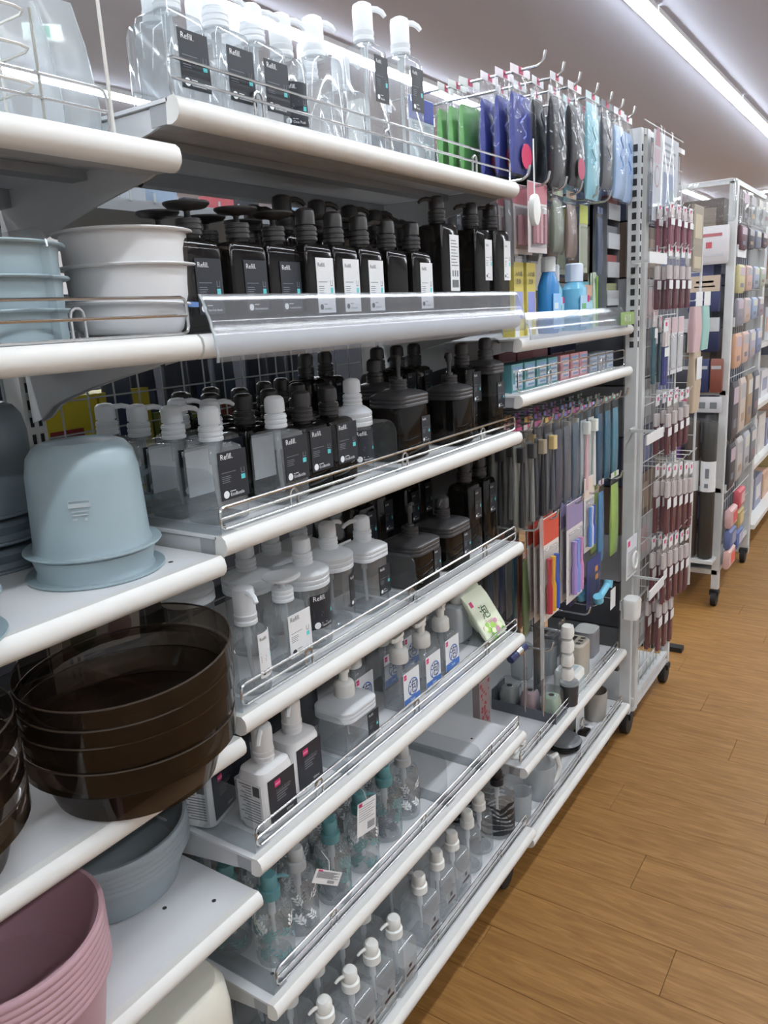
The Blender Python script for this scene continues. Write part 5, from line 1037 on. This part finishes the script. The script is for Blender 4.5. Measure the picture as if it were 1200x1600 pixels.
# second rack: end face towards the camera
t = thing('wheeled_rack', 'second white wheeled rack farther along the aisle', 'rack', (0, 0, 0)); X2 = 3.02
obj('post', M().box(X2, X2+.035, -.020, .012, .09, Z0+.47), RM, t, smooth=False); obj('post', M().box(X2, X2+.03, .37, .39, .09, Z0+.47), RM, t, smooth=False); obj('post', M().box(3.78, 3.81, -.02, .012, .09, Z0+.47).box(3.78, 3.81, .37, .39, .09, Z0+.47), RM, t, smooth=False)
for z in (.16, .55, Z0-.41, Z0+.46): obj('end_rail', M().box(X2, X2+.02, .0, .38, z, z+.022), RM, t, smooth=False); obj('side_rail', M().box(X2, 3.8, -.012, .0, z, z+.02), RM, t, smooth=False)
for k in range(18): obj('cross_wire', M().tube([(X2+.03, -.006, .2+k*.095), (3.79, -.006, .2+k*.095)], .002, 5), RM, t)
for k in range(14): obj('vertical_wire', M().tube([(X2+.06+k*.052, -.004, .17), (X2+.06+k*.052, -.004, Z0+.45)], .0014, 5), RM, t)
obj('label_holder', M().box(X2+.04, 3.25, -.026, -.02, Z0-.12, Z0-.08).box(X2+.04, 3.25, -.026, -.02, Z0+.17, Z0+.22).box(X2+.04, 3.25, -.026, -.02, Z0-.86, Z0-.82), LWHITE, t, smooth=False)
for x, y in ((X2+.03, .0), (X2+.03, .37), (3.78, 0), (3.78, .37)): caster(t, x, y)
obj('bottom_tray', M().box(X2+.02, 3.79, .0, .37, .16, .165), RM, t, smooth=False)
def endpack(nm, lbl, cat, y0, y1, z0, z1, c, parts=(), tk=.03, x=None):
    xx = X2-.004-tk if x is None else x
    t = thing(nm, lbl, cat, (xx, (y0+y1)/2, Z0+z0)); w2, h2 = y1-y0, z1-z0
    obj('body', M().loft([rr(tk*.5, w2*.96, .003, 0, 2, tk/2), rr(tk, w2, .005, h2*.1, 2, tk/2), rr(tk, w2, .005, h2*.9, 2, tk/2), rr(tk*.4, w2*.96, .002, h2, 2, tk/2)]), c if not isinstance(c, str) else col(c), t)
    for i, (a0, a1, b0, b1, cc) in enumerate(parts): obj('print_panel', M().box(-.0012, -.0002, -w2/2+w2*(1-a1), -w2/2+w2*(1-a0), h2*b0, h2*b1), col(cc), t, smooth=False)
# y runs from the aisle (0) to the gondola (.2+); photo left = larger y
endpack('clear_bag', 'big clear bag bulging at the top of the second rack', 'bag', -.02, .16, .31, .47, FILM, tk=.09)
endpack('white_pack', 'white pack with red print near the top of the second rack', 'pack', .0, .17, .145, .30, 'c9c6c8', ((.25, .85, .72, .80, 'b06a70'), (.48, .62, .42, .58, 'b5525a'), (.1, .9, .2, .26, 'b4b4b8')))
endpack('kraft_card_pack', 'navy cloth pack with kraft card header on the second rack', 'pack', .025, .155, -.05, .10, '3b4266', ((0, 1, .56, 1, 'b8a794'), (.2, .85, .68, .72, '4a4440'), (.25, .8, .80, .86, '6a5f58')))
endpack('white_head_pack', 'black pack with white header on the second rack, left', 'pack', .125, .205, -.22, -.075, '22242c', ((0, 1, .6, 1, 'b9babc'), (.7, 1, 0, .6, 'b9bb9c')))
endpack('white_head_pack', 'navy pack with white header on the second rack, right', 'pack', .02, .115, -.22, -.075, '252c4c', ((0, 1, .6, 1, 'b4b6b8'),))
for k, (y0, y1, c) in enumerate(((.13, .21, '33353c'), (.055, .12, '2a3358'), (.0, .05, '7a4436'))): endpack('folded_cloth', 'folded %s cloth goods above the roll holder' % ('dark', 'navy', 'rust')[k], 'cloth', y0, y1, -.395, -.25, c, ((.1, .9, .7, .8, 'a9a9ac'),))
endpack('picture_strip', 'white header strip with small grey pictures over the rolls', 'strip', .0, .21, -.485, -.415, 'c3c3c6', tuple((.08+.23*k, .22+.23*k, .25, .65, '6f7376') for k in range(4)), tk=.012)
obj('mark', M().box(-.0014, -.0002, .02, .07, .05, .06), PINK, bpy.data.objects['picture_strip'], smooth=False)
def roll(lbl, y, c, z0=-1.145, z1=-.52):
    t = thing('roll', lbl, 'roll', (X2-.045, y, Z0+z0)); h2 = z1-z0; obj('roll', M().lathe([(.030, 0), (.032, .004), (.032, h2-.004), (.030, h2), (.008, h2), (.008, h2-.01)], 20), col(c, .4), t)
    b = M(); n = 10; b.loft([[(.0328*cos(pi/2+pi*i/n), .0328*sin(pi/2+pi*i/n), zq) for i in range(n+1)] for zq in (h2*.50, h2*.72)], 0, False, False, closed=False); obj('paper_band', b, LWHITE, t); obj('band_print', M().box(-.0338, -.033, -.008, .008, h2*.53, h2*.56).box(-.0338, -.033, -.010, .006, h2*.60, h2*.67), PGREY, t, smooth=False)
    obj('film_top', M().lathe([(.0325, h2-.05), (.034, h2-.01), (.020, h2+.03)], 14), FILM, t)
roll('purple roll with paper band in the end of the second rack', .185, '5a3a72'); roll('dark brown roll with paper band in the end of the second rack', .108, '4a3f38'); roll('charcoal roll with paper band in the end of the second rack', .036, '35332f')
obj('roll_tray', M().box(X2-.09, X2, -.005, .25, Z0-1.165, Z0-1.15), RM, bpy.data.objects['wheeled_rack.001'], smooth=False)
# aisle side of the second rack and beyond
rnd = random.Random(9)
def aisle_pack(nm, lbl, x0, x1, z0, z1, c, y=-.03, tk=.03, parts=(), g=None):
    t = thing(nm, lbl, 'pack', ((x0+x1)/2, y, Z0+z0), 0, g); w2, h2 = x1-x0, z1-z0
    obj('body', M().loft([rr(w2*.96, tk*.5, .003, 0, 2), rr(w2, tk, .005, h2*.1, 2), rr(w2, tk, .005, h2*.9, 2), rr(w2*.9, tk*.3, .002, h2, 2)]), c if not isinstance(c, str) else col(c), t)
    for (a0, a1, b0, b1, cc) in parts: obj('print_panel', M().box(-w2/2+w2*a0, -w2/2+w2*a1, -tk/2-.0012, -tk/2-.0003, h2*b0, h2*b1), col(cc), t, smooth=False)
spec = (('clear_bag', 'clear bag', ('FILM',)*4, .30, .44), ('mesh_pack', 'mesh pack', ('5a3a44', '4a4a52', '7c8596', '5c5560'), .20, .30), ('card_pack', 'card pack', ('bdb488', 'c2a49a', '9aa2b4', 'a8b6a4'), .02, .14), ('puff_pack', 'puff pack', ('84808a', 'b9a8a4', '8fa0bc', '9a95a0'), -.12, .0), ('cosmetic_bag', 'cosmetic bag', ('c9a084', 'c4a698', 'a6a2ac', '7f8aa6'), -.30, -.15), ('long_pack', 'long pack', ('47454a', 'c0b4aa', '9b8670', '5a5d66'), -.62, -.36), ('roll_pack', 'roll pack', ('3c3b40', 'b4b0ae', 'a9abb0', '77797e'), -.85, -.64))
cw = dict(FILM='filmy', **{'5a3a44': 'maroon', '4a4a52': 'charcoal', '7c8596': 'slate', '5c5560': 'plum grey', 'bdb488': 'pale yellow', 'c2a49a': 'pale peach', '9aa2b4': 'grey blue', 'a8b6a4': 'sage', '84808a': 'grey', 'b9a8a4': 'rose grey', '8fa0bc': 'light blue', '9a95a0': 'lilac grey', 'c9a084': 'peach', 'c4a698': 'pinkish', 'a6a2ac': 'silver', '7f8aa6': 'dusty blue', '47454a': 'dark', 'c0b4aa': 'cream', '9b8670': 'tan', '5a5d66': 'steel grey', '3c3b40': 'black', 'b4b0ae': 'pale', 'a9abb0': 'light grey', '77797e': 'mid grey'})
for j in range(4):
    for nm, d, cs, z0, z1 in spec:
        c = cs[j]; x0 = X2+.05+j*.18; aisle_pack(nm, '%s %s on the aisle side of the second rack, %s column' % (cw[c], d, ('nearest', 'second', 'third', 'farthest')[j]), x0, x0+.13, z0+.01*j, z1, FILM if c == 'FILM' else c, -.025, .022, parts=((.1, .9, .62, .9, ('b9a9b4', 'a9a9ac', 'c9c9c0', 'c9c4c2')[j]), (.2, .7, .2, .35, ('8a6f74', '6f7480', 'a89078', '70757b')[(j+len(nm)) % 4])), g='packs on the second rack')
for k in range(9): z0 = -1.2+.18*k; t = thing('stock_box', '%s box inside the second rack, %s layer' % (('dark grey', 'navy', 'brown')[k % 3], ('lowest', 'second', 'third', 'fourth', 'fifth', 'sixth', 'seventh', 'eighth', 'top')[k]), 'box', (3.4, .19, Z0+z0)); obj('carton', M().box(-.33, .33, -.15, .15, 0, .175), col(('4a4b50', '3c4258', '5d5048')[k % 3]), t, smooth=False); obj('print_panel', M().box(-.3315, -.33, -.12, .10, .03, .14), col(('70727a', '6c7296', '8c7f70')[k % 3]), t, smooth=False)
for k, (x0, z0, c, c2) in enumerate(((X2+.02, -1.02, 'cfa9a8', 'd65a5a'), (X2+.02, -1.12, '5d6a94', '8f93a6'), (X2+.02, -1.215, 'd0aaa4', 'e05f58'), (X2+.20, -.97, 'c25a62', 'd8b0b0'), (X2+.20, -1.07, 'a58f5c', 'c9b98a'), (X2+.20, -1.17, '58699e', 'b8b4c8'))):
    aisle_pack('toy_pack', '%s pack hanging low on the corner of the second rack' % ('pink and red', 'blue grey', 'salmon', 'red', 'tan', 'indigo')[k], x0, x0+.14, z0, z0+.09, c, -.045, .03, ((.3, .95, .2, .75, c2),))
# far gondola
t = thing('far_gondola', 'grey back panel of the gondola beyond the second rack', 'shelf unit', (0, 0, 0)); obj('sheet', M().box(3.975, 9.5, .40, .42, 0, Z0+.45), col('8f9092'), t, smooth=False); obj('kick', M().box(3.975, 9.5, .38, .40, 0, .13), RUB, t, smooth=False)
t = thing('partition_board', 'white end panel of the gondola beyond the second rack', 'panel', (0, 0, 0)); obj('sheet', M().box(3.95, 3.97, .0, .398, .0, Z0+.45), RM, t, smooth=False)
for k, z in enumerate((.16, .50, .83, 1.16, 1.49)): t = thing('far_shelf', 'long white shelf of the far gondola, %s one' % ('lowest', 'second lowest', 'middle', 'second highest', 'topmost')[k], 'shelf', (0, 0, z)); obj('board', M().box(3.972, 9.5, -.02 if k == 0 else .0, .376, -.025, 0), WHITE, t, smooth=False); obj('support', M().box(9.4, 9.42, .05, .376, -z, -.025) if k == 0 else M().box(9.4, 9.42, .36, .398, -.06, -.025), RM, t, smooth=False)
cols = ('c9c6c2', 'a8896a', 'd0b79a', '8d93a8', 'b9bcc2', '6f6a70', 'c7a48f', 'cfcfd2', '9fb0c8', 'bcae7a')
PLW = ('lowest', 'second', 'third', 'fourth', 'top')
for k, z in enumerate((.16, .50, .83, 1.16, 1.49)):
    for i in range(8):
        x = 4.02+i*.30; hh = rnd.uniform(.14, .28); t = thing('carton', '%s carton, %s from the near end on the %s far gondola shelf' % (('white', 'brown', 'tan', 'slate', 'grey', 'dark', 'rose', 'pale', 'blue', 'olive')[(i*3+k*7) % 10], NTH[i], PLW[k]), 'box', (x, .04, z), 0, 'cartons on the far gondola'); obj('box', M().box(0, .24, 0, .2, 0, hh), col(cols[(i*3+k*7) % 10]), t, smooth=False); obj('print_panel', M().box(.04, .20, -.0015, 0, hh*.25, hh*.7), col(cols[(i*5+k*3+2) % 10]), t, smooth=False)
for i in range(10): x = 3.98+i*.2; aisle_pack('hanging_pack', 'pack hanging in front of the far gondola, %s row, %s along' % (('upper', 'lower')[i % 2], NTH[i]), x, x+.14, .05-.30*(i % 2), .22-.30*(i % 2), cols[(i*3+1) % 10], -.06, .03, ((.2, .8, .5, .9, cols[(i*7+4) % 10]),), 'packs in front of the far gondola')
# stock behind the wheeled rack, between the gondolas
for k in range(10): z0 = -1.2+.16*k; t = thing('stock_box', '%s box inside the wheeled rack, %s layer' % (('grey', 'dark', 'white', 'brown', 'navy')[k % 5], ('lowest', 'second', 'third', 'fourth', 'fifth', 'sixth', 'seventh', 'eighth', 'ninth', 'top')[k]), 'box', (1.95, .20, Z0+z0)); obj('carton', M().box(-.19, .19, -.15, .10, 0, .155), col(('77797c', '4a4b50', 'a8a9ac', '6d5a4c', '3c4258')[k % 5]), t, smooth=False); obj('print_panel', M().box(-.15, .12, -.1515, -.15, .03, .12), col(('9fa1a5', '70727a', 'c0a4a8', '9c8a78', '6c7296')[k % 5]), t, smooth=False)
t = thing('sample_pack', 'brown and beige photo card pack right of the poster', 'pack', (2.36, -.02, Z0+.10)); obj('card', M().box(-.07, .07, 0, .01, 0, .22), col('8b8272'), t, smooth=False); obj('print_panel', M().box(-.05, .05, -.001, 0, .11, .19).box(-.05, .05, -.001, 0, .01, .05), col('b3a88e'), t, smooth=False)
for k, (c, d) in enumerate((('c3a6a8', 'pink'), ('8fb8b0', 'aqua'))): t = thing('towel_pack', '%s towel pack between the two racks' % d, 'pack', (2.36+.13*k, -.02, Z0-.02)); obj('towel', M().loft([rr(.10, .02, .006, -.16), rr(.11, .03, .01, -.08), rr(.10, .02, .006, 0)]), col(c), t); obj('header', M().box(-.05, .05, -.012, -.011, .0, .05), LWHITE, t, smooth=False)
t = thing('beige_pack', 'tall beige pack beyond the white card packs', 'pack', (2.38, -.02, Z0-.40)); obj('body', M().loft([rr(.10, .02, .006, 0), rr(.11, .03, .01, .1), rr(.10, .02, .006, .22)]), col('b5a48e'), t); obj('header', M().box(-.04, .04, -.017, -.016, .12, .2), LWHITE, t, smooth=False)

for nm, q in (('sample_pack', (.095, .008, .21)), ('towel_pack', (.095, .006, .03)), ('towel_pack.001', (-.035, .006, .03)), ('beige_pack', (.078, .006, .2))):
    o_ = bpy.data.objects[nm]; obj('hook_wire', M().tube([(0, .004, q[2]-.01), (q[0]*.6, .004, q[2]), q], .002, 6), RM, o_)
